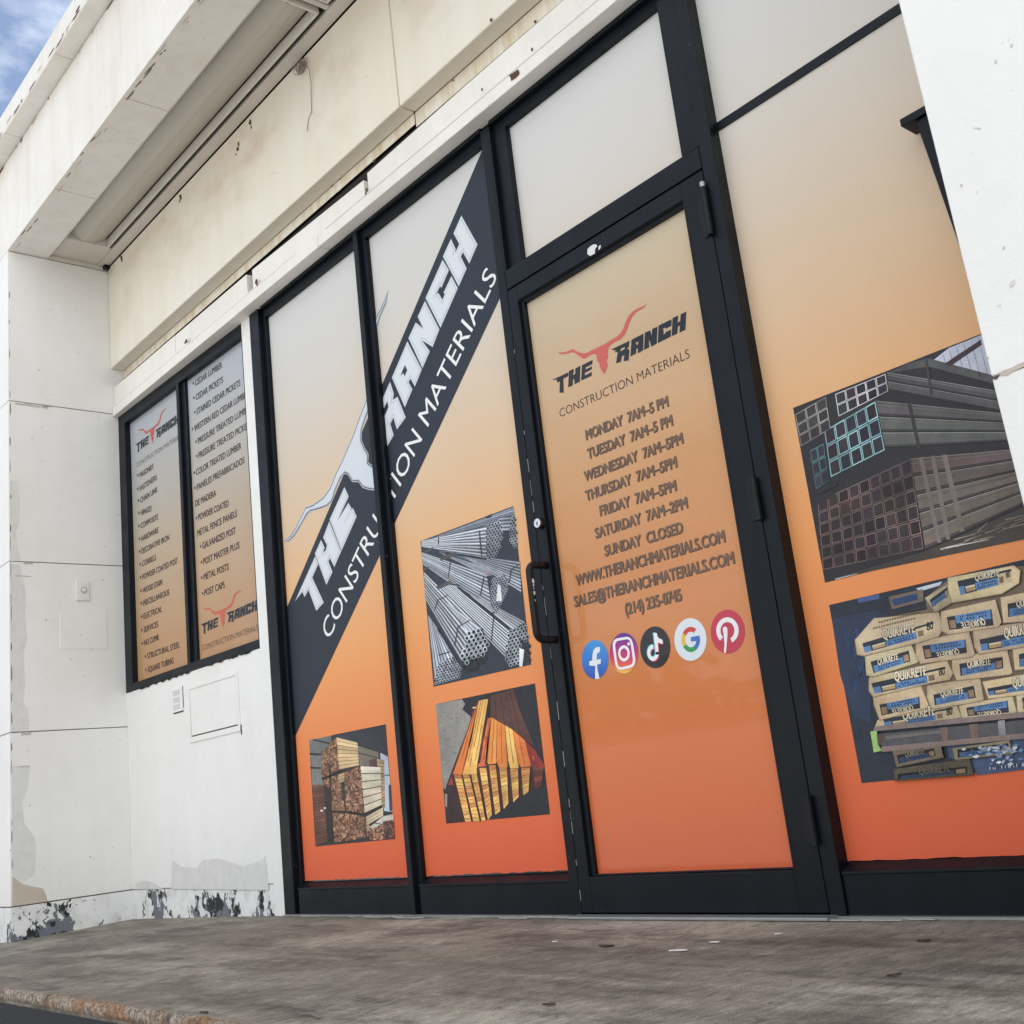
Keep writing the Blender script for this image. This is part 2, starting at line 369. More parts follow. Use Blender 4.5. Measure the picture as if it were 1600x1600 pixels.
_tc = {}
def glyphs(body, weight):
    k = (body, weight)
    if k in _tc: return _tc[k]
    cu = bpy.data.curves.new('t', 'FONT'); cu.body = body; cu.size = 1; cu.offset = weight; cu.resolution_u = 3; cu.fill_mode = 'FRONT'
    ob = bpy.data.objects.new('t', cu); col.objects.link(ob)
    dg = bpy.context.evaluated_depsgraph_get(); dg.update()
    me = bpy.data.meshes.new_from_object(ob.evaluated_get(dg))
    vs = [(v.co.x, v.co.y) for v in me.vertices]; fs = [list(p.vertices) for p in me.polygons]
    bpy.data.objects.remove(ob); bpy.data.curves.remove(cu); bpy.data.meshes.remove(me)
    _tc[k] = (vs, fs); return _tc[k]
_cap = {}
def text3(art, body, a, b, h, c, weight=0.0, clip=None, up=None):
    vs, fs = glyphs(body, weight)
    if weight not in _cap: _cap[weight] = max(v[1] for v in glyphs('H', weight)[0])
    x0 = min(v[0] for v in vs); x1 = max(v[0] for v in vs); d = b - a
    n = SN if art.pl[0] == 'W' else Vector((0, 1, 0))
    if up is None:
        up = n.cross(d).normalized() * -1
        if up.z < 0: up = -up
    P = [a + d * ((x - x0) / (x1 - x0)) + up * (y / _cap[weight] * h) for x, y in vs]
    bm = bmesh.new(); bv = [bm.verts.new(p) for p in P]
    for f in fs:
        try: bm.faces.new([bv[i] for i in f])
        except ValueError: pass
    if clip is not None:
        bmesh.ops.bisect_plane(bm, geom=bm.verts[:] + bm.edges[:] + bm.faces[:], plane_co=(clip, 0, 0), plane_no=(1, 0, 0), clear_outer=True)
    bm.verts.ensure_lookup_table(); bm.verts.index_update()
    k = len(art.v); art.v += [v.co.copy() for v in bm.verts]
    for f in bm.faces: art.f.append([k + v.index for v in f.verts]); art.c.append(lin(c))
    bm.free()

def inset(poly, d):
    """shrink a 2D polygon by d (mitred)"""
    n = len(poly); ar = sum(poly[i][0] * poly[(i + 1) % n][1] - poly[(i + 1) % n][0] * poly[i][1] for i in range(n))
    sg = 1 if ar > 0 else -1; out = []
    for i in range(n):
        p0, p, p1 = poly[i - 1], poly[i], poly[(i + 1) % n]
        def nr(a, b):
            L = math.hypot(b[0] - a[0], b[1] - a[1]) or 1; return (-(b[1] - a[1]) / L * sg, (b[0] - a[0]) / L * sg)
        n0, n1 = nr(p0, p), nr(p, p1); k = 1 + n0[0] * n1[0] + n0[1] * n1[1]
        k = max(k, 0.5); out.append((p[0] + (n0[0] + n1[0]) / k * d, p[1] + (n0[1] + n1[1]) / k * d))
    return out

# ------------------------------------------------------------------ setting
YC = -0.6466                       # front plane of the piers and the canopy
g = MB().box(-120, 120, -160, 60, -1.3, -1.0).build('ground', M['lot']); tag(g, kind='structure')
def floor_z(x, y):
    """the slab has settled a few centimetres towards the left pier"""
    t = max(0.0, min(1.25, -x / 1.6228)); return -t * (0.0154 + 0.0181 * max(0, min(1.6, (-y - .02) / .625)))
m = MB(); xs_ = [-9, -4, -2.03] + [-2.03 + .09 * i for i in range(1, 24)] + [.4, 1, 2, 4, 8, 12]; ys_ = [-1.385, -1.2, -1.0, -.8, -.65, -.5, -.35, -.2, -.02, .14]
vs = [(x, y, floor_z(x, y)) for y in ys_ for x in xs_]; nx_ = len(xs_)
m.add(vs, [(j * nx_ + i, j * nx_ + i + 1, (j + 1) * nx_ + i + 1, (j + 1) * nx_ + i) for j in range(len(ys_) - 1) for i in range(nx_ - 1)])
m.face([(-9, -1.385, -1.02), (12, -1.385, -1.02), (12, -1.385, 0)] + [(x, -1.385, floor_z(x, -1.385)) for x in reversed(xs_[:-1])])
p = m.build('porch_floor', M['concrete'], smooth=False); tag(p, kind='structure')
# rusted, crumbling steel edge of the porch
nb = MB(); N = 1400
prof = [(-1.376, -0.034), (-1.3915, -0.030), (-1.3945, -0.017), (-1.3925, -0.005), (-1.387, 0.001), (-1.380, 0.002), (-1.372, 0.0004)]
rows = []
for i in range(N + 1):
    x = -8 + 19 * i / N
    fz = floor_z(x, -1.385); rows.append([Vector((x, y + rnd.uniform(-.0012, .0012) + .003 * noise.noise(Vector((x * 14, y * 40, z * 40))), z + fz + rnd.uniform(-.0008, .0008) + .0025 * noise.noise(Vector((x * 19, 5, z * 30))))) for y, z in prof])
vs = [q for r_ in rows for q in r_]; k = len(prof)
nb.add(vs, [(i * k + j, i * k + j + 1, (i + 1) * k + j + 1, (i + 1) * k + j) for i in range(N) for j in range(k - 1)])
kb = nb.build('kerb_edge', M['nosing'], smooth=True); tag(kb, kind='structure')

sk_ = MB(); sk_.add([(-9, -1.3892, -1.0), (12, -1.3892, -1.0), (12, -1.3892, -0.03), (-9, -1.3892, -0.05)], [(0, 1, 2, 3)])  # near-black sheet before the slab face, for the dark underside below the edge
sp = sk_.build('porch_side', simple('near_black_concrete', (0.022, 0.023, 0.026), 0.8), fix=False); tag(sp, kind='structure')

def crack(pts, wd):
    L_ = [atz(u, v, .0006) for u, v in pts]; m = MB(); n = len(L_)
    a_ = [q + Vector((0, wd * rnd.uniform(.3, 1), 0)) for q in L_]; b_ = [q - Vector((0, wd * rnd.uniform(.3, 1), 0)) for q in L_]
    m.add(a_ + b_, [(i, i + 1, n + i + 1, n + i) for i in range(n - 1)]); m.build('crack', M['gap'], p, fix=False)
crack([(1201, 1461), (1212, 1459), (1222, 1457), (1233, 1455), (1247, 1452)], .003)
crack([(560, 1588), (640, 1556), (720, 1530), (800, 1506), (850, 1491), (905, 1475), (955, 1462)], .0022)

# ------------------------------------------------------------------ the shop building
XR = SX
shop = empty('shop_building', (1.2, 0.3, 0.0))
tag(shop, 'white shop building with stained cream fascia, black framed windows and door under a canopy', 'shop building')
# body of the building behind the shop front
b = MB().box(-6.0, 9.0, 0.14, 7.0, -1.0, 4.30)
b.box(-6.0, -3.5, -0.60, 0.14, -1.0, 4.3); b.box(4.8, 9.0, -0.60, 0.14, -1.0, 4.3)
b.build('rear_wall', M['white'], shop)

def pier(x0, x1, joints, xlean=0.0, right=False):
    """a pier of stacked panels with hairline joints, built round a recessed core"""
    m = MB(); zs = [0.134] + joints + [3.751]
    for a, c in zip(zs[:-1], zs[1:]):
        a2 = a + 0.0022; c2 = c - 0.0022
        if right:
            vs = [(x0 - xlean * a2, YC, a2), (x1, YC, a2), (x1, 0.10, a2), (x0 - xlean * a2, 0.10, a2),
                  (x0 - xlean * c2, YC, c2), (x1, YC, c2), (x1, 0.10, c2), (x0 - xlean * c2, 0.10, c2)]
            m.add(vs, [(0, 3, 2, 1), (4, 5, 6, 7), (0, 1, 5, 4), (1, 2, 6, 5), (2, 3, 7, 6), (3, 0, 4, 7)])
        else: m.box(x0, x1, YC, 0.10, a2, c2)
    o = m.build('pier', M['white'], shop, bevel=0.0025)
    d = 0.012
    MB().box(x0 + d + (0 if not right else 0.0), x1 - d, YC + d, 0.09, 0.09, 3.745).build('pier_core', M['rust'], o)
    return o
lp = pier(-3.5, XR, [0.998, 1.911, 2.831])
MB().box(-3.5, XR - 0.001, YC + 0.004, 0.05, -0.06, 0.131).build('base_board', M['peel'], lp)
# narrow vertical corner trim, repair patch and rust marks on the left pier
RM = []
for zz, ln in [(3.3, .05), (3.15, .03), (2.95, .06), (2.72, .05), (2.62, .09), (2.45, .06), (2.30, .08), (2.16, .03), (1.98, .05), (1.88, .09), (1.72, .12), (1.60, .06), (1.5, .12), (1.36, .05), (1.2, .1), (1.1, .06), (.99, .07), (.86, .05), (.74, .09), (.5, .04), (.42, .07), (.3, .05)]:
    x = YC + 0.006 + rnd.uniform(0, .004); wd = rnd.uniform(.002, .006)
    zz *= 1.045; RM.append([(XR + .0012, x, zz), (XR + .0012, x + wd, zz + ln * .3), (XR + .0012, x + wd * .8, zz + ln * .8), (XR + .0012, x, zz + ln)])
marks('rust_mark', RM, M['rust'], lp)
# faint outline of a painted-over plate, with its fill standing slightly proud
m = MB(); y0, y1, z0, z1 = -0.3832, -0.1235, 1.4325, 1.6417
m.box(XR - .001, XR + .0025, y0, y1, z0, z1); m.build('painted_over_plate', M['white'], lp, bevel=0.002)
PC = []
for (yy, zz, w_, h_) in [(-.61, 2.818, .18, .010), (-.46, 2.825, .05, .006), (-.57, 1.900, .05, .008), (-.59, .985, .05, .012), (-.61, .82, .06, .006), (-.62, 1.83, .09, .004)]:
    n_ = 9; top = [(XR + .0013, yy + w_ * i / n_, zz + h_ * rnd.uniform(.3, 1)) for i in range(n_ + 1)]; bot = [(XR + .0013, yy + w_ * i / n_, zz - h_ * rnd.uniform(0, .8)) for i in range(n_ + 1)]
    PC.append(top + bot[::-1])
marks('paint_chip', PC, simple('bare_grey_filler', (0.5, 0.47, 0.42), 0.8), lp)
# irregular grey and beige bare patches near the front corner of the left pier
bare = simple('bare_beige_filler', (0.54, 0.48, 0.40), 0.85); bare2 = simple('old_grey_paint', (0.69, 0.69, 0.67), 0.7)
Z2 = lambda x, y: (x / 3.2, 1150 + y / 3.2)
def pier_patch(name, pts, mat, off=.0011):
    MB().face([Vector((XR + off, 0, 0)) + Vector((0, atx(u, v, XR).y, atx(u, v, XR).z)) for u, v in pts]).build(name, mat, lp, fix=False)
pier_patch('bare_patch', [Z2(*q) for q in [(62, 700), (110, 738), (160, 752), (215, 762), (232, 800), (236, 828), (160, 838), (60, 852)]], bare)
Z3_ = lambda x, y: (x / 3.556, 750 + y / 3.556)
pier_patch('bare_patch', [Z3_(*q) for q in [(55, 0), (102, 10), (98, 60), (108, 110), (104, 240), (88, 290), (96, 380), (118, 452), (55, 452)]], bare2)
pier_patch('bare_patch', [Z3_(*q) for q in [(57, 466), (112, 470), (130, 560), (142, 640), (135, 760), (150, 880), (128, 960), (138, 1120), (128, 1230), (156, 1290), (160, 1388), (60, 1398)]], bare2)
pier_patch('bare_patch', [Z2(*q) for q in [(60, 150), (150, 150), (140, 250), (110, 330), (122, 440), (170, 500), (180, 560), (174, 690), (112, 732), (64, 694)]], bare2, .0008)
# right pier, its left edge out of plumb
rp = pier(3.7672, 5.2, [0.998, 1.911, 2.831], 0.0164, True)
def chip(pts, mat): MB().face([at(u, v, YC - .0013) for u, v in pts]).build('paint_chip', mat, rp, fix=False)
chip([(1561, 587), (1566, 579), (1578, 576), (1590, 569), (1601, 565), (1612, 562), (1612, 568), (1600, 573), (1584, 580), (1573, 587)], bare)
chip([(1551, 594), (1556, 588), (1562, 586), (1558, 592)], M['rust'])
chip([(1500, 288), (1503, 287), (1504, 291), (1501, 292)], bare)
chip([(1578, 440), (1586, 436), (1584, 446), (1577, 449)], bare2); chip([(1556, 478), (1564, 474), (1562, 480)], bare2)
# wall below the list windows, post beside them (a wall slightly out of square)
def skbox(m, l0, l1, d0, d1, z0, z1, mi=0): return m.box(l0, l1, SY + d0, SY + d1, z0, z1, skew, mi)
m = MB(); skbox(m, XR, -0.1225, 0.0, 0.14, 0.134, 1.183)
lw = m.build('lower_wall', M['white'], shop, bevel=0.003)
m = MB(); skbox(m, XR, -0.1225, 0.0035, 0.12, -0.06, 0.131); m.build('base_board', M['peel'], lw)
m = MB(); skbox(m, -0.1215, -0.0290, -0.006, 0.13, -0.02, 2.84); m.build('post', M['white'], lw, bevel=0.003)
# grey repaired strip at the foot of the wall
ZW = lambda x, y: (x / 3.2, 1150 + y / 3.2)
MB().face([atw(*ZW(*q), -.0012) for q in [(855, 765), (862, 620), (905, 655), (985, 660), (1010, 622), (1090, 612), (1180, 640), (1215, 652), (1310, 622), (1325, 600), (1345, 770)]]).build('bare_patch', bare2, lw, fix=False)
MB().face([atw(*ZW(*q), -.0009) for q in [(676, 768), (680, 735), (720, 722), (770, 735), (812, 765)]]).build('bare_patch', bare2, lw, fix=False)

# fascia panels above the shop front
FB, FT = 3.1149, 3.7704
YF = -0.0637; YT = -0.0589
fl = MB().box(XR + .003, 1.4090, YF, 0.02, FB, FT).build('fascia', M['cream'], shop, bevel=0.006)
fr = MB().box(1.4135, 3.70, YF + .003, 0.02, FB + .002, FT).build('fascia', M['cream'], shop, bevel=0.006)
m = MB(); m.box(XR + .003, 1.4090, 0.0131, 0.0165, 3.064, FB - .003); m.box(1.4130, 3.70, 0.015, 0.0185, 3.041, FB - .001)
m.build('stained_band', M['band'], shop, bevel=0.003)
MB().box(XR, 3.72, 0.062, 0.13, 2.95, 3.80).build('shadow_gap', M['gap'], shop)  # near-black box behind the band, its colour standing for the gap's shadow
# dents and holes in the fascia
HO = []
ZF = lambda x, y: (x / 3.2, y / 3.2)
for (x, y, s_) in [(1250, 612, 9), (1256, 636, 5), (1192, 720, 7), (1188, 745, 8), (1180, 772, 4), (902, 985, 9), (898, 1005, 5), (607, 1290, 8), (610, 1305, 4), (205, 1356, 0)]:
    if not s_: continue
    HO.append([at(*ZF(x + s_ * (.9 + .5 * math.sin(5 * a + x)) * math.cos(a) * .8, y + s_ * 1.6 * math.sin(a)), YF - .0012) for a in [2 * math.pi * i / 9 for i in range(9)]])
ZG = lambda x, y: (400 + x / 3.2, y / 3.2)
for (x, y, s_) in [(1175, 100, 7), (1395, 108, 6), (985, 402, 4), (380, 928, 5), (590, 806, 6), (830, 448, 5), (420, 895, 3)]:
    yy = YF - .0012 if (x, y) == (1175, 100) else 0.0115
    HO.append([at(*ZG(x + s_ * math.cos(a), y + s_ * 1.4 * math.sin(a)), yy) for a in [2 * math.pi * i / 8 for i in range(8)]])
marks('rust_hole', HO, M['rust'], fl)
# shallow dents in the cream sheet metal
for pl, dz in (([(752, 1322), (790, 1378), (822, 1390), (858, 1352), (905, 1400), (900, 1340), (840, 1300)], .010), ([(1340, 868), (1372, 892), (1402, 866), (1372, 856)], .006), ([(1170, 690), (1220, 700), (1240, 740), (1190, 770), (1160, 730)], -.0)):
    if dz <= 0: continue
    P_ = [at(*ZF(*q), YF - .0004) for q in pl]; c_ = sum(P_, Vector()) / len(P_) - Vector((0, dz, 0)); n_ = len(P_)
    MB().add(P_ + [c_], [(i, (i + 1) % n_, n_) for i in range(n_)]).build('dent', M['cream'], fl)
# trim boards over the windows
tb = MB()
tb.box(XR + .004, 0.7320, YT, 0.012, 2.8123, 2.8760); tb.box(0.7345, 3.72, YT + .001, 0.012, 2.8138, 2.8760)
tr = tb.build('window_trim', M['trim'], shop, bevel=0.003)
m = MB()
def trim_up(pts): m.prism([(x, -0.045, z) for x, z in pts], (0, .045, 0))
trim_up([(XR + .004, 2.878), (-0.77, 2.878), (-0.77, 2.995), (XR + .004, 2.999)])
trim_up([(-0.764, 2.878), (0.055, 2.878), (0.055, 2.988), (-0.764, 2.993)])
trim_up([(0.112, 2.878), (1.098, 2.878), (1.098, 2.955), (0.112, 2.986)])
trim_up([(1.128, 2.878), (1.80, 2.878), (2.5, 2.878), (3.69, 2.878), (3.69, 2.986), (2.5, 2.984), (1.80, 2.982), (1.128, 2.972)])
m.build('upper_board', M['trim'], tr, bevel=0.002)
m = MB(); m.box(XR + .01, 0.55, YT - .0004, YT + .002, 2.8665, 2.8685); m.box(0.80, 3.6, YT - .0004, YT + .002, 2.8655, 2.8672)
m.build('painted_shadow_line', simple('shadow_line_grey', (0.5, 0.48, 0.44), 0.8), tr)  # soft shadow line along the trim, painted as thin grey strips
m = MB(); m.box(XR + .004, 3.70, 0.004, 0.058, 2.85, 3.035); m.build('backing', M['gap'], tr)
HT = []   # broken hole and screw marks in the trim
HT.append([at(*ZG(x, y), YT - .0012) for x, y in [(1262, 378), (1275, 370), (1310, 346), (1318, 368), (1300, 388), (1275, 405), (1272, 385)]])
for x, y, s_ in [(1130, 448, 6), (1380, 248, 7), (553, 950, 8), (548, 968, 5), (0, 1412, 7), (6, 1425, 4)]:
    HT.append([at(*ZG(x + s_ * math.cos(a) * .8, y + s_ * 1.5 * math.sin(a)), YT - .0012) for a in [2 * math.pi * i / 8 for i in range(8)]])
for x, y, s_ in [(1035, 650, 8), (1028, 660, 5), (1425, 318, 9), (1428, 335, 6)]:
    HT.append([at(x / 3.556 + s_ / 3.556 * math.cos(a) * .8, 350 + y / 3.556 + s_ / 3.556 * 1.5 * math.sin(a), YT - .0012) for a in [2 * math.pi * i / 8 for i in range(8)]])
marks('rust_hole', HT, M['rust'], tr)

# canopy: front beam, cornice, soffit
cn = MB()
xs = [-6.0, -1.6914, -0.8516, 0.0725, 1.00, 1.93, 2.86, 3.79, 6.5]
for a, c in zip(xs[:-1], xs[1:]): cn.box(a + .0018, c - .0018, YC, -0.4195, 3.753, 4.337)
ca = cn.build('canopy', M['fascia_white'], shop, bevel=0.003)
m = MB(); m.box(-6, 6.5, YC + .014, -0.428, 3.765, 4.335); m.build('panel_core', M['rust'], ca)
m = MB()
for a, c in [(-6, -2.5), (-2.5, -1.364), (-1.364, -0.5452), (-0.5452, .27), (.27, 1.1), (1.1, 3.4), (3.4, 6.5)]: m.box(a + .001, c - .001, -0.743, -0.40, 4.342, 4.482)
m.build('cornice', M['fascia_white'], ca, bevel=0.006)
m = MB(); m.box(-6, 6.5, -0.72, 7.0, 4.485, 4.52); m.build('roof', simple('roof_membrane', (0.35, 0.34, 0.33), 0.9), shop)
FL = []   # flaking paint along the cornice and the beam edges
for i in range(60):
    x = rnd.uniform(-3.6, 1.2); z = 4.345 + abs(rnd.gauss(0, .035)); ln = rnd.uniform(.02, .14); hh = rnd.uniform(.003, .014)
    if z > 4.465: continue
    FL.append([(x, -.7442, z), (x + ln * .4, -.7442, z - hh * .5), (x + ln, -.7442, z + hh * .2), (x + ln * .7, -.7442, z + hh), (x + ln * .2, -.7442, z + hh * .8)])
for i in range(46):
    x = rnd.uniform(-3.3, 1.2); ln = rnd.uniform(.02, .12)
    FL.append([(x, YC - .0012, 4.336), (x + ln, YC - .0012, 4.336), (x + ln * .8, YC - .0012, 4.336 - rnd.uniform(.004, .018)), (x + ln * .3, YC - .0012, 4.336 - rnd.uniform(.004, .024))])
for i in range(30):
    x = rnd.uniform(-1.6, 1.1); ln = rnd.uniform(.015, .10); y = YC + rnd.uniform(.002, .03)
    FL.append([(x, y, 3.7518), (x + ln, y + .002, 3.7518), (x + ln * .8, y + .007, 3.7518), (x + .1 * ln, y + .004, 3.7518)])
marks('flaked_paint', FL[::2], bare, ca); marks('rust_mark', FL[1::2], M['rust'], ca)
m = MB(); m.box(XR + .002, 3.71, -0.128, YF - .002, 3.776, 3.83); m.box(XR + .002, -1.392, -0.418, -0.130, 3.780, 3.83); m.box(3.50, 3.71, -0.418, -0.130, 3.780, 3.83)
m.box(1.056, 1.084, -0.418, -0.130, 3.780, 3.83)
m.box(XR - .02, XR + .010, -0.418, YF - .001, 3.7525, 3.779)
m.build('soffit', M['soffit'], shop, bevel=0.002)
MB().box(XR, 3.72, -0.43, 0.13, 3.87, 4.30).build('canopy_ceiling', M['gap'], shop)
m = MB(); m.box(XR + .012, XR + .045, YF - .035, YF - .003, 3.752, 3.774); m.build('end_clip', M['frame'], ca)

# ------------------------------------------------------------------ black aluminium shop front
YG = 0.0446; YD = 0.0274
sf = MB()
sf.box(-0.0275, 0.060, 0.0, 0.13, 0.0, 2.95)                        # left jamb
sf.box(0.060, 0.0854, 0.024, 0.13, 0.0, 2.95)
sf.box(0.0854, 1.8048, 0.0, 0.13, 2.80, 2.95); sf.box(0.0854, 1.8048, 0.022, 0.13, 2.7624, 2.80)   # head
sf.box(1.856, 4.2, 0.0, 0.13, 2.80, 2.95); sf.box(1.856, 2.80, 0.022, 0.13, 2.7624, 2.80); sf.box(2.817, 4.2, 0.03, 0.13, 2.7624, 2.80)
store = sf.build('storefront_frame', M['frame'], shop, bevel=0.0025)
def mull(parts, name='mullion'):
    m = MB()
    for q in parts: m.box(*q)
    return m.build(name, M['frame'], store, bevel=0.0025)
mull([(0.9160, 0.9480, 0.0, 0.13, 0.0, 2.7985), (0.9480, 0.9768, 0.022, 0.13, 0.0, 2.7615)])
mull([(1.8048, 1.8470, 0.0, 0.13, 0.0, 2.7985), (1.8470, 1.856, 0.0, 0.13, 2.206, 2.7985), (1.856, 1.9210, 0.020, 0.13, 2.210, 2.7615)])
mull([(2.7640, 2.8130, 0.0, 0.13, 0.0, 2.7985), (2.6936, 2.7640, 0.004, 0.13, 2.210, 2.7615)])
mull([(3.77, 3.86, 0.0, 0.13, 0.0, 2.7985)])
mull([(1.8490, 2.7620, 0.0, 0.13, 2.1345, 2.2073)], 'transom_bar')
def sill(x0, x1):
    m = MB(); m.box(x0, x1, 0.008, 0.13, 0.0, 0.112)
    m.add([(x0, 0.005, 0.112), (x1, 0.005, 0.112), (x1, 0.05, 0.134), (x0, 0.05, 0.134), (x0, 0.005, 0.104), (x1, 0.005, 0.104), (x1, 0.05, 0.10), (x0, 0.05, 0.10)],
          [(0, 1, 2, 3), (4, 7, 6, 5), (0, 4, 5, 1), (2, 6, 7, 3), (0, 3, 7, 4), (1, 5, 6, 2)])
    m.build('sill', M['frame'], store, bevel=0.002)
sill(0.0865, 0.9150); sill(0.9778, 1.8038); sill(2.8142, 3.765)
m = MB(); m.box(2.8142, 3.765, YG - .006, YG + .02, 2.2430, 2.2699); m.build('glazing_bar', M['frame'], store)
gl = NM('window_glass', 0.05, 0.5).color((0.03, 0.035, 0.04)).m
m = MB()
for (a, c, z0, z1) in [(0.08, 0.93, .12, 2.78), (0.96, 1.82, .12, 2.78), (1.87, 2.72, 2.20, 2.78), (2.80, 3.82, .12, 2.78)]: m.box(a, c, YG + .004, YG + .012, z0, z1)
m.build('glass', gl, store)

# door
dr = MB(); D0, D1 = 1.8494, 2.7615
dr.box(D0, 1.8980, 0.0, 0.045, 0.014, 2.128); dr.box(2.6727, D1, 0.0, 0.045, 0.014, 2.128)
dr.box(1.8980, 2.6727, 0.0, 0.045, 0.014, 0.1205); dr.box(1.8980, 2.6727, 0.0, 0.045, 2.072, 2.128)
dr.box(1.8980, 1.9149, 0.012, 0.045, 0.1205, 2.072); dr.box(1.9149, 2.6727, 0.012, 0.045, 2.0577, 2.072); dr.box(1.9149, 2.6727, 0.012, 0.045, 0.1205, 0.1261)
door = dr.build('door', M['frame'], shop, bevel=0.002)
m = MB(); m.box(1.905, 2.68, YD + .004, YD + .010, .12, 2.066); m.build('glass', gl, door)
m = MB()
for xg in (1.8895, 2.6805): m.box(xg, xg + .0014, -.0006, .001, .128, 2.066)
m.box(1.8915, 2.680, -.0006, .001, 2.0655, 2.0668)
m.build('bead_line', M['gap'], door)
for xg, zg in ((1.868, .075), (1.905, .072), (2.64, .078), (2.735, .07), (1.872, 1.99), (2.742, 1.52)):
    m = MB(); m.tube([(xg, .001, zg), (xg, -.0016, zg)], .0042, 10); m.build('screw', M['black'], door)
# pull handle
m = MB(); hx = 1.879; z0, z1 = 0.868, 1.118; pts = []
pts += [(hx, 0.0, z1), (hx, -0.02, z1), (hx, -0.052, z1)]
for a in range(1, 6): t = R(90 * a / 6); pts.append((hx, -0.052 - .028 * math.sin(t), z1 - .028 * (1 - math.cos(t))))
pts.append((hx, -0.080, z1 - .028)); pts.append((hx, -0.080, (z0 + z1) / 2)); pts.append((hx, -0.080, z0 + .028))
for a in range(1, 6): t = R(90 * a / 6); pts.append((hx, -0.080 + .028 * (1 - math.cos(t)), z0 + .028 - .028 * math.sin(t)))
pts += [(hx, -0.052, z0), (hx, -0.02, z0), (hx, 0.0, z0)]
m.tube(pts, 0.0125, 14); hd = m.build('handle', M['black'], door, smooth=True)
for zz, s_ in [(1.06, .010), (1.045, .006), (1.02, .008), (1.035, .004), (.995, .004)]:
    n_ = 7; MB().face([(hx + .0131, -0.080 + s_ * .55 * math.cos(a), zz + s_ * math.sin(a) * (.7 + .4 * rnd.random())) for a in [2 * math.pi * i / n_ for i in range(n_)]]).build('worn_spot', M['flake'], hd, fix=False)
# hinges
for zz, hh in [(1.988, 0.155), (1.105, 0.122), (0.242, 0.125)]:
    m = MB(); xh = 2.7632
    m.tube([(xh, -0.011, zz - hh / 2), (xh, -0.011, zz + hh / 2)], 0.0105, 12)
    m.box(xh - .030, xh - .002, -0.004, 0.002, zz - hh / 2 + .004, zz + hh / 2 - .004)
    m.build('hinge', M['black'], door)
m = MB(); m.tube([(2.7632, -0.011, 2.0665), (2.7632, -0.011, 2.082)], 0.0085, 10); m.build('hinge_pin', M['brass'], door)
# lock cylinder
m = MB(); lx, lz = 1.8815, 1.262
m.tube([(lx, 0.002, lz), (lx, -0.016, lz)], 0.0185, 24); lk = m.build('lock_ring', M['black'], door)
m = MB(); m.tube([(lx, -0.015, lz), (lx, -0.0215, lz)], 0.0155, 24); m.build('lock_cylinder', M['chrome'], lk)
m = MB(); m.box(lx - .0022, lx + .0022, -0.0222, -0.0216, lz - .008, lz + .004); m.build('key_slot', M['gap'], lk)
# pale wear line along the latch edge
WE = []
z = .05
while z < 2.05:
    ln = rnd.uniform(.01, .07)
    if rnd.random() < .42: wd = rnd.uniform(.0005, .0013); WE.append([(D0 + .0002, -.0006, z), (D0 + .0002 + wd, -.0006, z), (D0 + .0002 + wd, -.0006, z + ln), (D0 + .0002, -.0006, z + ln)])
    z += ln + rnd.uniform(.0, .03)
marks('worn_spot', WE, M['flake'], door)
MB().box(1.8300, 2.7900, -0.052, 0.0, 0.0015, 0.010).build('threshold', M['brass'], shop, bevel=0.002)
# white caulk along the sills
for x0, x1 in [(0.16, 1.80), (2.70, 3.7)]:
    x = x0
    while x < x1:
        ln = rnd.uniform(.03, .16); 
        if rnd.random() < .6:
            y = rnd.uniform(-.05, -.006); w_ = rnd.uniform(.004, .014); n_ = 6
            a = [(x + ln * i / n_, y + w_ * rnd.uniform(.2, 1), .0022) for i in range(n_ + 1)]; b_ = [(x + ln * i / n_, y - w_ * rnd.uniform(0, .6), .0022) for i in range(n_ + 1)]
            MB().prism(a + b_[::-1], (0, 0, .002)).build('caulk_scrap', M['caulk'], shop)
        x += ln * .8
m = MB(); m.box(-0.02, 1.83, -.012, .010, .0008, .007); m.box(2.79, 3.79, -.012, .010, .0008, .007); m.build('sill_joint', M['brass'], shop)

# ------------------------------------------------------------------ list windows on the left wall
m = MB(); WF = 0.003; WG = 0.030
skbox(m, XR + .001, -1.532, -WF, 0.10, 1.183, 2.84); skbox(m, -0.8625, -0.832, -WF, 0.10, 1.2255, 2.7475); skbox(m, -0.1335, -0.1225, -WF, 0.10, 1.183, 2.84)
skbox(m, -1.532, -0.1335, -WF, 0.10, 1.183, 1.225); skbox(m, -1.532, -0.1335, -WF, 0.10, 2.748, 2.84)
skbox(m, -0.832, -0.788, 0.014, 0.10, 1.2255, 2.7475)
lwin = m.build('window', M['frame'], shop, bevel=0.002)
m = MB(); skbox(m, -1.54, -0.13, WG + .003, WG + .009, 1.21, 2.76); m.build('glass', gl, lwin)
SE = []   # ragged sealant round the window
for i in range(34):
    l = rnd.uniform(XR + .02, -0.20); ln = rnd.uniform(.02, .08)
    SE.append([skew((l, SY - .0045, 1.1845)), skew((l + ln, SY - .0045, 1.1845)), skew((l + ln * .7, SY - .0045, 1.1845 - rnd.uniform(.003, .010))), skew((l + ln * .2, SY - .0045, 1.1845 - rnd.uniform(.003, .012)))])
marks('sealant_scrap', SE, M['gap'], lwin)

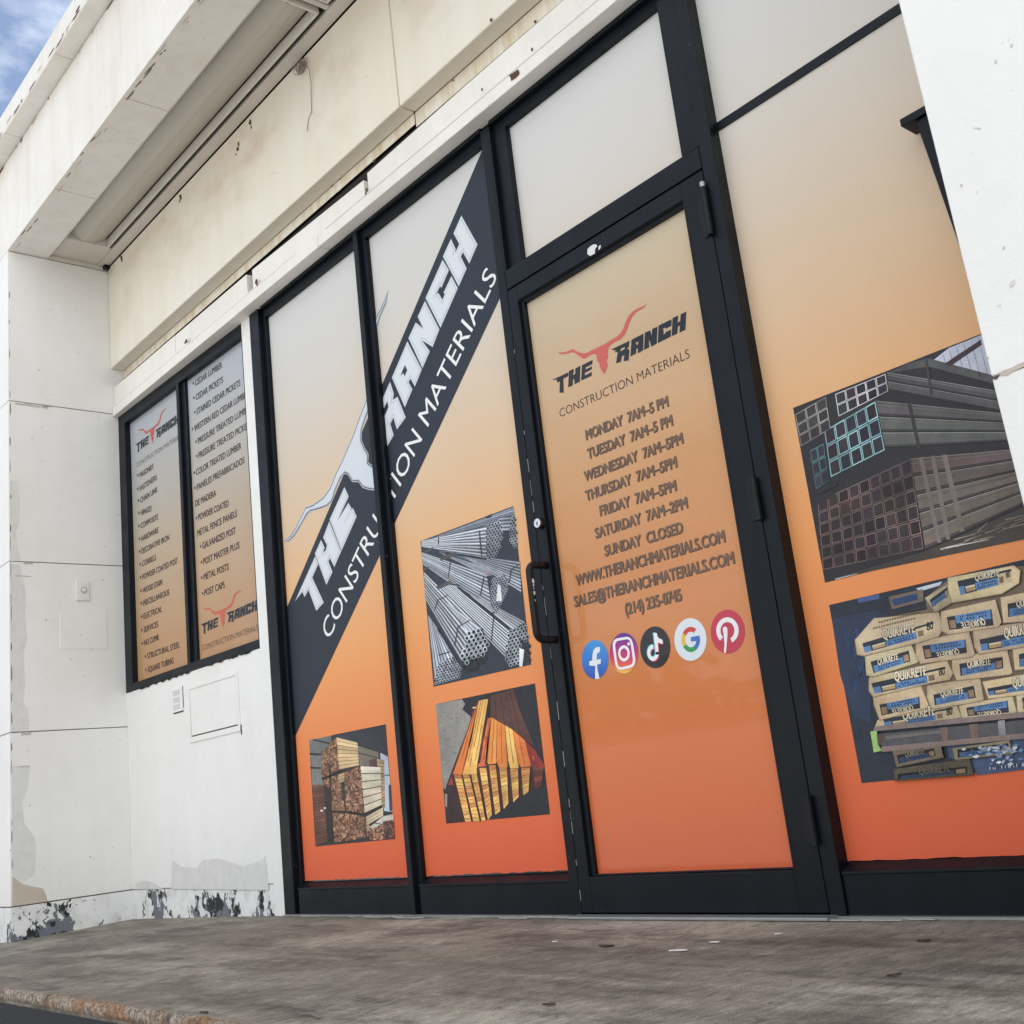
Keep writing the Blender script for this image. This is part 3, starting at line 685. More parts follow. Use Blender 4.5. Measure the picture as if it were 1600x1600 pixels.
# ------------------------------------------------------------------ printed window graphics
LOGO = {'H2': [(2.5998, 1.7415), (2.5860, 1.6885), (2.5622, 1.6881), (2.5677, 1.7092), (2.5598, 1.7098), (2.5533, 1.6889), (2.5305, 1.6889), (2.5447, 1.7432), (2.5678, 1.7423), (2.5623, 1.7255), (2.5581, 1.7252), (2.5618, 1.7219), (2.5718, 1.7217), (2.5773, 1.7420)],
 'C': [(2.5395, 1.7411), (2.5355, 1.7215), (2.5122, 1.7210), (2.5130, 1.7250), (2.5043, 1.7254), (2.4980, 1.7256), (2.5027, 1.7218), (2.4999, 1.7070), (2.5094, 1.7074), (2.5098, 1.7111), (2.5316, 1.7100), (2.5262, 1.6892), (2.4724, 1.6889), (2.4862, 1.7422)],
 'N': [(2.4500, 1.7408), (2.4528, 1.7209), (2.4592, 1.7417), (2.4811, 1.7408), (2.4680, 1.6896), (2.4451, 1.6878), (2.4406, 1.7127), (2.4386, 1.7121), (2.4364, 1.6894), (2.4136, 1.6892), (2.4278, 1.7418)],
 'A': [(2.4216, 1.7412), (2.4099, 1.6895), (2.3869, 1.6882), (2.3898, 1.7038), (2.3823, 1.7044), (2.3794, 1.6907), (2.3547, 1.6899), (2.3687, 1.7408)],
 'Ahole': [(2.3958, 1.7251), (2.3934, 1.7166), (2.3850, 1.7165), (2.3865, 1.7219), (2.3806, 1.7248), (2.3878, 1.7254)],
 'T': [(1.9896, 1.7430), (2.0726, 1.7403), (2.0694, 1.7277), (2.0449, 1.7278), (2.0384, 1.6794), (2.0186, 1.6870), (2.0272, 1.7244), (2.0127, 1.7261), (2.0141, 1.7361)],
 'H1': [(2.1320, 1.7424), (2.1196, 1.6901), (2.0942, 1.6902), (2.0964, 1.7083), (2.0890, 1.7077), (2.0845, 1.6894), (2.0629, 1.6901), (2.0761, 1.7435), (2.0994, 1.7429), (2.0971, 1.7293), (2.0895, 1.7273), (2.0963, 1.7224), (2.1048, 1.7248), (2.1069, 1.7406)],
 'E': [(2.1910, 1.7417), (2.1878, 1.7252), (2.1485, 1.7252), (2.1805, 1.7186), (2.1795, 1.7054), (2.1507, 1.7087), (2.1820, 1.7046), (2.1785, 1.6900), (2.1226, 1.6900), (2.1361, 1.7433)],
 'R': [(2.2771, 1.7432), (2.3604, 1.7411), (2.3532, 1.7236), (2.3448, 1.7199), (2.3545, 1.7129), (2.3439, 1.6796), (2.3229, 1.6860), (2.3305, 1.7037), (2.3186, 1.7044), (2.3116, 1.6879), (2.2900, 1.6908), (2.3042, 1.7244), (2.2903, 1.7292), (2.2979, 1.7325)],
 'Rhole': [(2.3184, 1.7302), (2.3380, 1.7295), (2.3341, 1.7221), (2.3155, 1.7221)],
 'horn': [(2.0369, 1.8277), (2.0533, 1.8189), (2.0741, 1.8140), (2.1093, 1.8108), (2.1253, 1.7953), (2.1481, 1.7796), (2.1700, 1.7729), (2.1932, 1.7741), (2.2133, 1.7721), (2.2381, 1.7719), (2.2604, 1.7716), (2.2830, 1.7744), (2.3096, 1.7755), (2.3278, 1.7799), (2.3431, 1.7920), (2.3572, 1.8095), (2.3749, 1.8238), (2.3931, 1.8295), (2.4144, 1.8304), (2.4349, 1.8283), (2.4538, 1.8292), (2.4379, 1.8222), (2.4171, 1.8227), (2.3997, 1.8201), (2.3833, 1.8120), (2.3699, 1.7977), (2.3559, 1.7802), (2.3430, 1.7688), (2.3243, 1.7614), (2.2982, 1.7617), (2.2757, 1.7588), (2.2643, 1.7499), (2.2601, 1.7348), (2.2590, 1.7219), (2.2498, 1.7153), (2.2533, 1.6990), (2.2445, 1.6873), (2.2339, 1.6739), (2.2248, 1.6896), (2.2185, 1.7037), (2.2188, 1.7170), (2.2100, 1.7304), (2.2109, 1.7470), (2.2078, 1.7549), (2.1951, 1.7598), (2.1768, 1.7600), (2.1579, 1.7570), (2.1452, 1.7636), (2.1314, 1.7774), (2.1137, 1.7963), (2.1052, 1.8013), (2.0821, 1.8050), (2.0590, 1.8104), (2.0435, 1.8181)]}
TB = ((0.24890115, -0.21092301), (0.20736078, 0.24819493), (1.67149348, 1.44238127))   # big diagonal lettering -> upright logo
def logo_to_band(q):
    a, b_, c, d = TB[0][0], TB[1][0], TB[0][1], TB[1][1]; x, y = q[0] - TB[2][0], q[1] - TB[2][1]; D = a * d - b_ * c
    return ((x * d - b_ * y) / D, (a * y - c * x) / D)
def aff(T): return lambda q: (q[0] * T[0][0] + q[1] * T[1][0] + T[2][0], q[0] * T[0][1] + q[1] * T[1][1] + T[2][1])
to_left1 = aff(((0.9213, 0.0061), (-0.0494, 0.9515), (-3.2148, 0.9291)))
to_left2 = aff(((0.9655, 0.0178), (-0.0439, 0.9248), (-2.6115, -0.2348)))
LET = ['T', 'H1', 'E', 'R', 'A', 'N', 'C', 'H2']
def with_hole(poly, hole):
    """bridge a hole into its outline so that the letter stays one face"""
    bi = min(((i, j) for i in range(len(poly)) for j in range(len(hole))), key=lambda ij: math.hypot(poly[ij[0]][0] - hole[ij[1]][0], poly[ij[0]][1] - hole[ij[1]][1]))
    i, j = bi
    def area(p): return sum(p[k][0] * p[(k + 1) % len(p)][1] - p[(k + 1) % len(p)][0] * p[k][1] for k in range(len(p)))
    if area(poly) * area(hole) > 0: hole = hole[::-1]; j = len(hole) - 1 - j
    return poly[:i + 1] + hole[j:] + hole[:j + 1] + poly[i:]
E_UP = [(p.x, p.z) for p in (at(850 + x / 6.667, 460 + y / 6.667, YD) for x, y in [(398, 738), (508, 682), (503, 726), (434, 762), (432, 784), (500, 750), (498, 780), (428, 816), (426, 846), (500, 808), (497, 848), (388, 898)])]
def letter(k):
    p = LOGO[k] if k != 'E' else E_UP
    if k == 'A': p = with_hole(p, LOGO['Ahole'])
    if k == 'R': p = with_hole(p, LOGO['Rhole'])
    return p

def clip_build(art, name, mat, parent, x0=None, x1=None):
    o = art.build(name, mat, parent); off = o.matrix_world.translation.copy(); q = o.parent; base = Vector((0, 0, 0))
    while q is not None: base += q.location; q = q.parent
    bm = bmesh.new(); bm.from_mesh(o.data)
    for x, s_ in ((x0, -1), (x1, 1)):
        if x is None: continue
        bmesh.ops.bisect_plane(bm, geom=bm.verts[:] + bm.edges[:] + bm.faces[:], plane_co=(x - base.x, 0, 0), plane_no=(s_, 0, 0), clear_outer=True)
    bm.to_mesh(o.data); bm.free(); return o

def panel(name, x0, x1, z0, z1, y, mat, label, cat, ragged=0.0):
    m = MB()
    n = 40 if ragged else 1
    bot = [(x0 + (x1 - x0) * i / n, y, z0 + (rnd.uniform(0, ragged) if 0 < i < n else 0)) for i in range(n + 1)]
    m.face(bot + [(x1, y, z1), (x0, y, z1)])
    o = m.build(name, mat, origin=((x0 + x1) / 2, y, z0)); tag(o, label, cat, 'printed window graphics'); return o
G, DP, WP = ('Y', YG), ('Y', YD), ('W', 0.030)
f1 = panel('window_graphic', 0.0854, 0.9405, 0.1359, 2.7624, YG, M['film'], 'orange printed vinyl with diagonal stripe, THE lettering and a lumber stack picture', 'window graphic', .004)
f2 = panel('window_graphic', 0.9768, 1.830, 0.1359, 2.7624, YG, M['film'], 'printed vinyl with RANCH lettering above pictures of steel pipes and cedar pickets', 'window graphic', .004)
f3 = panel('window_graphic', 1.905, 2.705, 2.195, 2.775, YG, M['film'], 'plain pale grey vinyl in the transom pane above the door', 'window graphic')
f4 = panel('window_graphic', 2.80, 3.82, 2.2575, 2.775, YG, M['film'], 'plain pale grey vinyl in the right pane above the thin black bar', 'window graphic')
f5 = panel('window_graphic', 2.80, 3.82, 0.1315, 2.2565, YG, M['film'], 'orange vinyl with pictures of square steel tubes and stacked cement bags, right large window', 'window graphic', .003)
fd = panel('door_graphic', 1.900, 2.690, 0.118, 2.066, YD, M['film_door'], 'orange vinyl on the door with opening hours, longhorn logo and round social icons', 'door graphic')
def wpanel(l0, l1, label):
    m = MB(); m.face([skew((l0, SY + .030, 1.215)), skew((l1, SY + .030, 1.215)), skew((l1, SY + .030, 2.755)), skew((l0, SY + .030, 2.755))])
    o = m.build('window_graphic', M['film_left'], origin=skew(((l0 + l1) / 2, SY + .030, 1.215))); tag(o, label, 'window graphic', 'printed window graphics'); return o
fa = wpanel(-1.538, -0.8640, 'tan product list starting MASONRY under a red longhorn logo, far left window')
fb = wpanel(-0.7950, -0.1300, 'tan product list starting CEDAR LUMBER, longhorn logo at its bottom, beside the white post')

# --- diagonal stripe and large lettering on the two left panes
NAVY = (40, 47, 58)
def stripe(parent, x0, x1):
    a = Art(G, (0, 0, 1))
    p1, p2 = a.P(754, 233), a.P(451, 943); q1, q2 = a.P(781, 466), a.P(462, 1149)
    def ext(p, q, x, ): return p + (q - p) * ((x - p.x) / (q.x - p.x))
    up0, up1 = ext(p1, p2, x0), ext(p1, p2, x1); lo0, lo1 = ext(q1, q2, x0), ext(q1, q2, x1)
    zt = 2.7624
    pts = [lo0, lo1]
    if up1.z > zt: pts += [Vector((x1, up1.y, zt)), p1 + (p2 - p1) * ((zt - p1.z) / (p2.z - p1.z))]
    else: pts += [up1]
    pts += [up0]
    a.poly3(pts, NAVY); a.build('stripe', M['ink'], parent)
stripe(f1, 0.0854, 0.9405); stripe(f2, 0.9768, 1.830)
def big(parent, x0, x1):
    yb = YG
    def put(a, poly, c, layer): a.poly3([a.lift((x, yb, z), layer) for x, z in poly], c)
    a = Art(G)
    hp = [logo_to_band(q) for q in LOGO['horn']]
    put(a, inset(hp, -0.0035), (236, 238, 240), 2); put(a, inset(hp, -0.0012), (60, 66, 78), 3); put(a, inset(hp, .0028), (150, 158, 170), 4); put(a, inset(hp, .0052), (190, 198, 207), 5); put(a, inset(hp, .010), (207, 214, 220), 6)
    clip_build(a, 'emblem', M['ink'], parent, x0, x1)
    for k in LET:
      a = Art(G)
      if 1:
        p = [logo_to_band(q) for q in LOGO[k]]
        put(a, inset(p, -.0035), (150, 158, 170), 2); put(a, inset(p, -.0008), (226, 231, 234), 3); put(a, inset(p, .0032), (168, 175, 184), 4); put(a, inset(p, .0052), (202, 208, 213), 5); put(a, inset(p, .011), (212, 218, 222), 6)
        for hk, par in (('Ahole', 'A'), ('Rhole', 'R')):
            if par == k:
                h = [logo_to_band(q) for q in LOGO[hk]]; put(a, inset(h, -.003), (170, 177, 186), 7); put(a, h, NAVY, 8)
      if x0 < sum(q[0] for q in p) / len(p) < x1: clip_build(a, 'large_letter', M['ink'], parent, x0, x1)
    a = Art(G)
    upv = a.P(743.75, 451, 3) - a.P(761.25, 467.5, 3)
    text3(a, 'CONSTRUCTION MATERIALS', a.P(514, 1001, 3), a.P(777.5, 432, 3), upv.length, (232, 232, 232), 0.0, None, upv.normalized())
    clip_build(a, 'tagline', M['ink'], parent, x0, x1)
big(f1, 0.0854, 0.9405); big(f2, 0.9768, 1.830)

# --- logo with tagline, used on the door and the two lists
def put_logo(parent, mat, conv, plane, red, x1=None):
    a = Art(plane); a.poly3([a.lift(conv(q), 1) for q in LOGO['horn']], red); clip_build(a, 'emblem', mat, parent, None, x1)
    for wd in (LET[:3], LET[3:]):
        a = Art(plane)
        for k in wd: a.poly3([a.lift(conv(q), 1) for q in letter(k)], (22, 27, 38))
        clip_build(a, 'logo_lettering', mat, parent, None, x1)
put_logo(fd, M['ink_door'], lambda q: (q[0], YD, q[1]), DP, (196, 92, 82))
put_logo(fa, M['ink_door'], lambda q: skew((to_left1(q)[0], SY + .030, to_left1(q)[1])), WP, (182, 84, 74), -0.8640)
put_logo(fb, M['ink_door'], lambda q: skew((to_left2(q)[0], SY + .030, to_left2(q)[1])), WP, (192, 92, 76), -0.1310)

# --- door lettering
a = Art(DP, (0, 0, 1)); a.text('CONSTRUCTION MATERIALS', 875, 652.5, 1078, 558.75, .029, (45, 36, 36), 1, -0.012); a.build('tagline', M['ink_door'], fd)
HOURS = [('MONDAY  7AM–5 PM', 916, 687, 1044, 634), ('TUESDAY  7AM–5 PM', 918.75, 716.75, 1050.75, 663.75), ('WEDNESDAY  7AM–5PM', 913.75, 751.75, 1067, 692),
         ('THURSDAY  7AM–5PM', 915.75, 782.5, 1057.5, 729), ('FRIDAY  7AM–5PM', 938, 806, 1056.5, 766), ('SATURDAY  7AM–2PM', 930.8, 841, 1074.2, 792.7), ('SUNDAY  CLOSED', 945.4, 868.6, 1067, 831.5),
         ('WWW.THERANCHMATERIALS.COM', 900.7, 915, 1132.7, 846), ('SALES@THERANCHMATERIALS.COM', 897.9, 948, 1147.3, 879.8), ('(214) 235-0745', 977.7, 960, 1064.9, 937.5)]
for i, (tx, u0, v0, u1, v1) in enumerate(HOURS):
    a = Art(DP, (0, 0, 1)); h = .0325 if i < 7 else .034
    a.text(tx, u0 + 1.0, v0 + .8, u1 + 1.0, v1 + .8, h, (66, 50, 42), 1, 0.05)
    a.text(tx, u0, v0, u1, v1, h, (116, 90, 70), 2, 0.035)
    a.build('lettering', M['ink_door'], fd)
# social icons
Z = (900, 940, 5.714)
def lerp(c1, c2, f): return tuple(c1[k] * (1 - f) + c2[k] * f for k in range(3))
def banded(a, cx, cy, rx, ry, stops, layer=1, n=22):
    for i in range(n):
        t0, t1 = -math.pi / 2 + math.pi * i / n, -math.pi / 2 + math.pi * (i + 1) / n
        f = (math.sin((t0 + t1) / 2) + 1) / 2
        for (p0, c0), (p1, c1) in zip(stops[:-1], stops[1:]):
            if p0 <= f <= p1: c = lerp(c0, c1, (f - p0) / (p1 - p0))
        a.poly([(cx - rx * math.cos(t0), cy + ry * math.sin(t0)), (cx + rx * math.cos(t0), cy + ry * math.sin(t0)), (cx + rx * math.cos(t1), cy + ry * math.sin(t1)), (cx - rx * math.cos(t1), cy + ry * math.sin(t1))], c, layer)
def icon(fn, label):
    a = Art(DP, Z); fn(a); o = a.build('social_icon', M['ink_door'], fd); o['label'] = label
def ic_f(a):
    banded(a, 170, 517, 119, 174, [(0, (62, 150, 214)), (.5, (60, 124, 204)), (1, (54, 84, 172))])
    a.poly([(170, 690), (172, 575), (162, 574), (119, 570), (120, 532), (146, 526), (147, 480), (155, 436), (176, 410), (206, 404), (214, 412), (212, 450), (196, 456), (186, 470), (184, 520), (222, 512), (220, 554), (188, 562), (190, 600), (210, 688)], (226, 230, 234), 2)
icon(ic_f, 'round blue icon with white letter f')
def rring(a, q, th, c, layer):
    def corner(p, p0, p1, r):
        out = []
        for i in range(6):
            f = i / 5; A_ = [p[k] + (p0[k] - p[k]) * r for k in (0, 1)]; B_ = [p[k] + (p1[k] - p[k]) * r for k in (0, 1)]
            out.append(tuple((1 - f) ** 2 * A_[k] + 2 * f * (1 - f) * p[k] + f * f * B_[k] for k in (0, 1)))
        return out
    cxy = [sum(p[k] for p in q) / 4 for k in (0, 1)]
    inn = [(p[0] + (cxy[0] - p[0]) * th[0], p[1] + (cxy[1] - p[1]) * th[1]) for p in q]
    O_, I_ = [], []
    for i in range(4):
        O_ += corner(q[i], q[i - 1], q[(i + 1) % 4], .30); I_ += corner(inn[i], inn[i - 1], inn[(i + 1) % 4], .24)
    n = len(O_)
    for i in range(n): a.poly([O_[i], O_[(i + 1) % n], I_[(i + 1) % n], I_[i]], c, layer)
def ic_i(a):
    banded(a, 428, 460, 127, 181, [(0, (84, 46, 140)), (.25, (140, 48, 140)), (.55, (196, 50, 110)), (.8, (222, 96, 74)), (1, (238, 206, 90))])
    rring(a, [(318, 336), (498, 306), (540, 578), (358, 620)], (.235, .16), (234, 234, 236), 2)
    a.arc(428, 462, 52, 72, 32, 45, 0, 2 * math.pi, (234, 234, 236), 2, 28); a.ell(470, 378, 12, 15, (234, 234, 236), 2, 14)
icon(ic_i, 'round purple to yellow icon with white camera outline')
def ic_t(a):
    a.ell(707, 408, 135, 187, (40, 40, 44), 1, 40)
    def note(dx, dy, c, l):
        a.poly([(x + dx, y + dy) for x, y in [(692, 282), (722, 282), (726, 310), (742, 330), (772, 342), (774, 376), (752, 374), (730, 362), (738, 470), (712, 480), (706, 400)]], c, l)
        a.arc(688 + dx, 458 + dy, 50, 72, 24, 36, R(-10), R(275), c, l, 22)
    note(-7, -6, (96, 208, 214), 2); note(8, 8, (202, 52, 84), 3); note(0, 0, (232, 236, 238), 4)
icon(ic_t, 'round black icon with white music note')
def ic_g(a):
    a.ell(1022, 338, 144, 191, (216, 224, 229), 1, 40)
    for a0, a1, c in [(-150, -55, (202, 62, 58)), (-215, -150, (228, 180, 70)), (-305, -215, (58, 148, 84)), (-360, -305, (66, 108, 190))]: a.arc(1025, 338, 83, 113, 50, 70, R(a0), R(a1), c, 2, 12)
    a.poly([(1024, 318), (1100, 302), (1107, 330), (1106, 350), (1024, 356)], (66, 108, 190), 3)
icon(ic_g, 'round white icon with four-colour letter G')
def ic_p(a):
    a.ell(1354, 268, 152, 196, (190, 54, 76), 1, 40)
    a.arc(1352, 258, 100, 118, 62, 76, R(130), R(425), (232, 232, 234), 2, 30)
    a.poly([(1310, 250), (1316, 228), (1332, 222), (1348, 232), (1352, 255), (1352, 300), (1344, 400), (1338, 458), (1320, 454), (1326, 380), (1318, 290)], (232, 232, 234), 3)
icon(ic_p, 'round crimson icon with white letter P')

# --- product lists
def rows(parent, mat, lst, z, h, clip=None):
    for body, x0, y0, x1, y1, star in lst:
        a = Art(WP, z); c = (62, 46, 46)
        a.text(body, x0, y0, x1, y1, h, c, 1, 0.03, clip)
        if star:
            k = z[2] / 5.333; sx, sy = x0 - 17 * k, y0 - 22 * k
            for t in (0, 60, 120): a.line(sx - 7 * k * math.cos(R(t)), sy - 12 * k * math.sin(R(t)), sx + 7 * k * math.cos(R(t)), sy + 12 * k * math.sin(R(t)), 4.5 * k, c, 1)
        a.build('lettering', mat, parent)
Z3, Z4, Z7 = (180, 500, 5.333), (180, 800, 5.333), (0, 750, 3.556)
MI = M['ink_door']
rows(fa, MI, [('MASONRY', 205, 1315, 320, 1240, 1), ('FASTENERS', 205, 1428, 347, 1330, 1), ('CHAIN LINK', 210, 1525, 352, 1432, 1)], Z3, .031)
rows(fa, MI, [('HINGES', 783, 198, 841, 171, 1)], Z7, .031)
rows(fa, MI, [('COMPOSITE', 215, 138, 357, 60, 1), ('HARDWARE', 220, 245, 360, 170, 1), ('DECORATIVE IRON', 220, 350, 450, 232, 1), ('CORBELS', 225, 455, 340, 398, 1), ('POWDER COATED POST', 228, 565, 522, 425, 1),
              ('WOOD STAIN', 232, 678, 392, 604, 1), ('MISCELLANEOUS', 235, 782, 450, 690, 1), ('ELECTRICAL', 237, 892, 388, 830, 1), ('SERVICES', 240, 1005, 358, 955, 1), ('NO CLIMB', 243, 1115, 362, 1065, 1),
              ('STRUCTURAL STEEL', 268, 1225, 537, 1128, 1), ('SQUARE TUBING', 272, 1338, 487, 1260, 1)], Z4, .031)
rows(fb, MI, [('CEDAR LUMBER', 667, 550, 890, 395, 1), ('CEDAR PICKETS', 672, 670, 898, 520, 1), ('STAINED CEDAR PICKETS', 680, 790, 1042, 545, 1), ('WESTERN RED CEDAR LUMBER', 660, 930, 1110, 632, 1),
              ('PRESSURE TREATED LUMBER', 690, 1035, 1128, 753, 1), ('PRESSURE TREATED PICKETS', 695, 1155, 1132, 887, 1), ('COLOR TREATED LUMBER', 675, 1295, 1050, 1070, 1), ('PANELES PREFABRICADOS', 682, 1420, 1077, 1190, 1), ('DE MADERA', 668, 1555, 840, 1465, 0)], Z3, .033, -0.1310)
rows(fb, MI, [('POWDER COATED', 1102, 225, 1270, 145, 1)], Z7, .033)
rows(fb, MI, [('METAL FENCE PANELS', 685, 205, 1015, 35, 0), ('GALVANIZED POST', 728, 308, 1003, 178, 1), ('POST MASTER PLUS', 735, 440, 1035, 300, 1), ('METAL POSTS', 738, 568, 946, 480, 1), ('POST CAPS', 745, 700, 912, 630, 1)], Z4, .033)
a = Art(WP, Z3); a.text('CONSTRUCTION MATERIALS', 178, 1230, 556, 980, .028, (74, 66, 64), 1, -0.012, -0.8640); a.build('tagline', MI, fa)
a = Art(WP, Z4); a.text('CONSTRUCTION MATERIALS', 727, 1157, 1190, 984, .028, (60, 48, 46), 1, -0.012, -0.1310); a.build('tagline', MI, fb)

# --- printed photographs
def inside(p, poly):
    r_ = False; n = len(poly)
    for i in range(n):
        (x0, y0), (x1, y1) = poly[i], poly[(i + 1) % n]
        if (y0 > p[1]) != (y1 > p[1]) and p[0] < (x1 - x0) * (p[1] - y0) / (y1 - y0) + x0: r_ = not r_
    return r_
def jit(c, a): k = 1 + rnd.uniform(-a, a); return tuple(max(0, min(255, v * k + rnd.uniform(-4, 4))) for v in c)
def rect(a, TL, BL, x1, c):
    p, q = a.P(*TL), a.P(*BL); x0 = (p.x + q.x) / 2
    a.poly3([Vector((x0, p.y, p.z)), Vector((x1, p.y, p.z)), Vector((x1, p.y, q.z)), Vector((x0, p.y, q.z))], c)
def bundle(a, f0, f1, n0, n1, n, lo, hi, layer=2):
    def L(p, q, t): return (p[0] + (q[0] - p[0]) * t, p[1] + (q[1] - p[1]) * t)
    for i in range(n):
        k = rnd.uniform(.85, 1.1)
        for t0, t1, m in ((0, .22, 0.0), (.22, .45, .55), (.45, .7, 1.0), (.7, 1, .4)):
            a.poly([L(f0, f1, (i + t0) / n), L(n0, n1, (i + t0) / n), L(n0, n1, (i + t1) / n), L(f0, f1, (i + t1) / n)], tuple(min(255, v * k) for v in lerp(lo, hi, m)), layer)
def rings(a, poly, r, light, dark, layer=5, fade=None, sq=1.12):
    xs_ = [p[0] for p in poly]; ys_ = [p[1] for p in poly]; row = 0; y = min(ys_)
    while y < max(ys_):
        x = min(xs_) + (r if row % 2 else 0)
        while x < max(xs_):
            X, Y = x, y - (x - min(xs_)) * .28
            if inside((X, Y + 0), poly):
                k = 1 if fade is None else max(.25, min(1, fade(X, Y)))
                a.ell(X, Y, r * .98, r * 1.08, tuple(v * k for v in jit(light, .15)), layer, 12); a.ell(X, Y + 1, r * .70, r * .80, jit(dark, .25), layer + 1, 12)
            x += 2 * r
        y += 1.8 * r; row += 1
def mosaic(a, q, nu, nv, cols_, am=.22, layer=3): a.grid(q, nu, nv, lambda i, j: jit(rnd.choice(cols_), am), layer)
def planks(a, q, nv, c, am=.06, layer=3, gap=(70, 60, 50)):
    a.grid(q, 1, 1, lambda i, j: gap, layer); 
    def B(u, v): return tuple((q[0][k] * (1 - u) + q[1][k] * u) * (1 - v) + (q[3][k] * (1 - u) + q[2][k] * u) * v for k in (0, 1))
    for j in range(nv):
        f0, f1 = (j + .05) / nv, (j + .93) / nv
        a.poly([B(0, f0), B(1, f0), B(1, f1), B(0, f1)], jit(c, am), layer + 1)

# lumber stacks in a shed
a = Art(G, (475, 1125, 7.805))
a.poly([(62, 245), (995, 52), (1103, 1450), (138, 1542)], (58, 56, 58), 1)
a.poly([(62, 245), (330, 190), (345, 800), (102, 800)], (126, 128, 126), 2)
for i in range(11): a.line(80 + i * 24, 250 - i * 4, 100 + i * 23, 800, 5, (98, 100, 100), 3)
a.poly([(70, 398), (330, 420), (330, 440), (70, 425)], (40, 42, 46), 4); a.poly([(75, 570), (330, 585), (330, 602), (76, 592)], (40, 42, 46), 4); a.poly([(110, 230), (330, 280), (330, 300), (112, 250)], (52, 54, 58), 4)
a.poly([(360, 180), (995, 52), (1022, 440), (935, 400), (650, 265), (395, 205)], (52, 56, 62), 2)
for i in range(7): a.line(420 + i * 70, 190 - i * 10, 700 + i * 45, 290 + i * 20, 5, (66, 70, 76), 3)
a.poly([(655, 315), (905, 390), (945, 600), (680, 560)], (118, 112, 102), 3); a.line(660, 400, 930, 470, 14, (70, 66, 62), 4)
a.poly([(930, 400), (1022, 445), (1080, 1120), (975, 1110)], (182, 194, 208), 3); a.poly([(1030, 790), (1058, 790), (1076, 1110), (1042, 1110)], (60, 66, 78), 4); a.line(985, 675, 1045, 672, 12, (50, 54, 62), 4)
planks(a, [(888, 470), (978, 492), (990, 1060), (955, 1085)], 14, (176, 150, 118), .1, 4)
a.poly([(790, 490), (890, 465), (890, 580), (800, 560)], (84, 64, 60), 4)
BR = [(126, 90, 70), (142, 102, 78), (108, 76, 62), (156, 118, 92), (90, 66, 56), (172, 136, 106)]
mosaic(a, [(205, 400), (395, 208), (435, 600), (215, 715)], 12, 17, BR, .14, 5)
planks(a, [(395, 208), (652, 275), (672, 555), (432, 605)], 8, (206, 176, 134), .07, 5)
mosaic(a, [(222, 725), (440, 655), (500, 1110), (335, 1110)], 12, 18, BR, .14, 5)
planks(a, [(418, 662), (510, 630), (510, 745), (425, 775)], 3, (200, 172, 132), .07, 6)
a.poly([(210, 712), (430, 618), (510, 615), (505, 640), (440, 655), (225, 735)], (46, 38, 36), 7)
a.poly([(300, 560), (322, 552), (345, 1120), (325, 1120)], (66, 52, 48), 7)
mosaic(a, [(490, 640), (690, 560), (738, 1140), (512, 1115)], 12, 24, BR, .14, 8)
planks(a, [(690, 560), (935, 572), (948, 1040), (740, 1140)], 6, (222, 212, 188), .04, 8)
for y0, y1 in ((755, 715), (905, 850), (1015, 960)): a.line(495, y0, 720, y1 - 15, 6, (60, 44, 40), 10)
a.poly([(335, 1102), (512, 1108), (738, 1138), (948, 1038), (950, 1066), (782, 1166), (520, 1138), (340, 1125)], (44, 38, 38), 10)
mosaic(a, [(345, 1130), (520, 1132), (545, 1470), (372, 1490)], 9, 17, BR, .16, 8); mosaic(a, [(525, 1142), (756, 1176), (792, 1420), (548, 1472)], 12, 13, BR, .16, 8)
planks(a, [(756, 1176), (965, 1062), (966, 1170), (762, 1290)], 3, (214, 196, 164), .05, 9); planks(a, [(762, 1296), (800, 1275), (800, 1345), (770, 1365)], 2, (190, 160, 128), .05, 9)
planks(a, [(102, 790), (240, 790), (285, 1480), (138, 1538)], 19, (112, 76, 62), .2, 6, (52, 40, 40))
a.poly([(240, 780), (330, 860), (365, 1480), (285, 1490)], (60, 52, 52), 7)
a.poly([(795, 1310), (965, 1175), (1085, 1148), (1098, 1235), (965, 1300), (870, 1345)], (196, 188, 176), 8); a.line(850, 1255, 965, 1275, 12, (70, 62, 58), 9)
mosaic(a, [(792, 1345), (965, 1265), (985, 1455), (802, 1468)], 8, 8, BR, .3, 9); mosaic(a, [(960, 1240), (1090, 1212), (1103, 1448), (985, 1455)], 7, 10, [(84, 58, 52), (112, 76, 62), (66, 48, 46)], .3, 10)
a.ell(214, 1106, 16, 12, (236, 236, 238), 10, 10); a.ell(254, 1073, 15, 11, (220, 220, 222), 10, 10)
o = a.build('photo_print', M['photo'], f1, 0.45); o['label'] = 'picture of stacked lumber in a shed'

# cedar pickets
a = Art(G, (670, 1060, 6.667))
a.poly([(72, 268), (1105, 52), (1262, 1415), (182, 1512)], (42, 44, 50), 1)
a.poly([(72, 268), (345, 218), (378, 265), (350, 325), (432, 392), (440, 425), (300, 800), (185, 1110), (175, 1155), (150, 1140)], (142, 140, 134), 2)
for i in range(60):
    x, y = rnd.uniform(100, 400), rnd.uniform(280, 1100)
    if inside((x, y), [(90, 290), (340, 240), (350, 330), (400, 420), (180, 1080), (150, 1080)]): a.ell(x, y, rnd.uniform(6, 22), rnd.uniform(5, 14), jit((136, 134, 128), .12), 3, 9)
a.poly([(165, 1200), (215, 1212), (258, 1405), (170, 1330)], (140, 138, 130), 3)
a.poly([(195, 1110), (320, 1120), (372, 1495), (186, 1508)], (56, 40, 42), 3)
a.poly([(455, 300), (500, 292), (500, 308), (458, 314)], (214, 190, 140), 4)
a.poly([(470, 320), (490, 330), (262, 990), (300, 1130), (200, 1112), (250, 990)], (150, 62, 48), 3)
a.poly([(636, 182), (880, 118), (960, 360), (1095, 700), (1000, 650), (650, 405)], (90, 60, 56), 3)
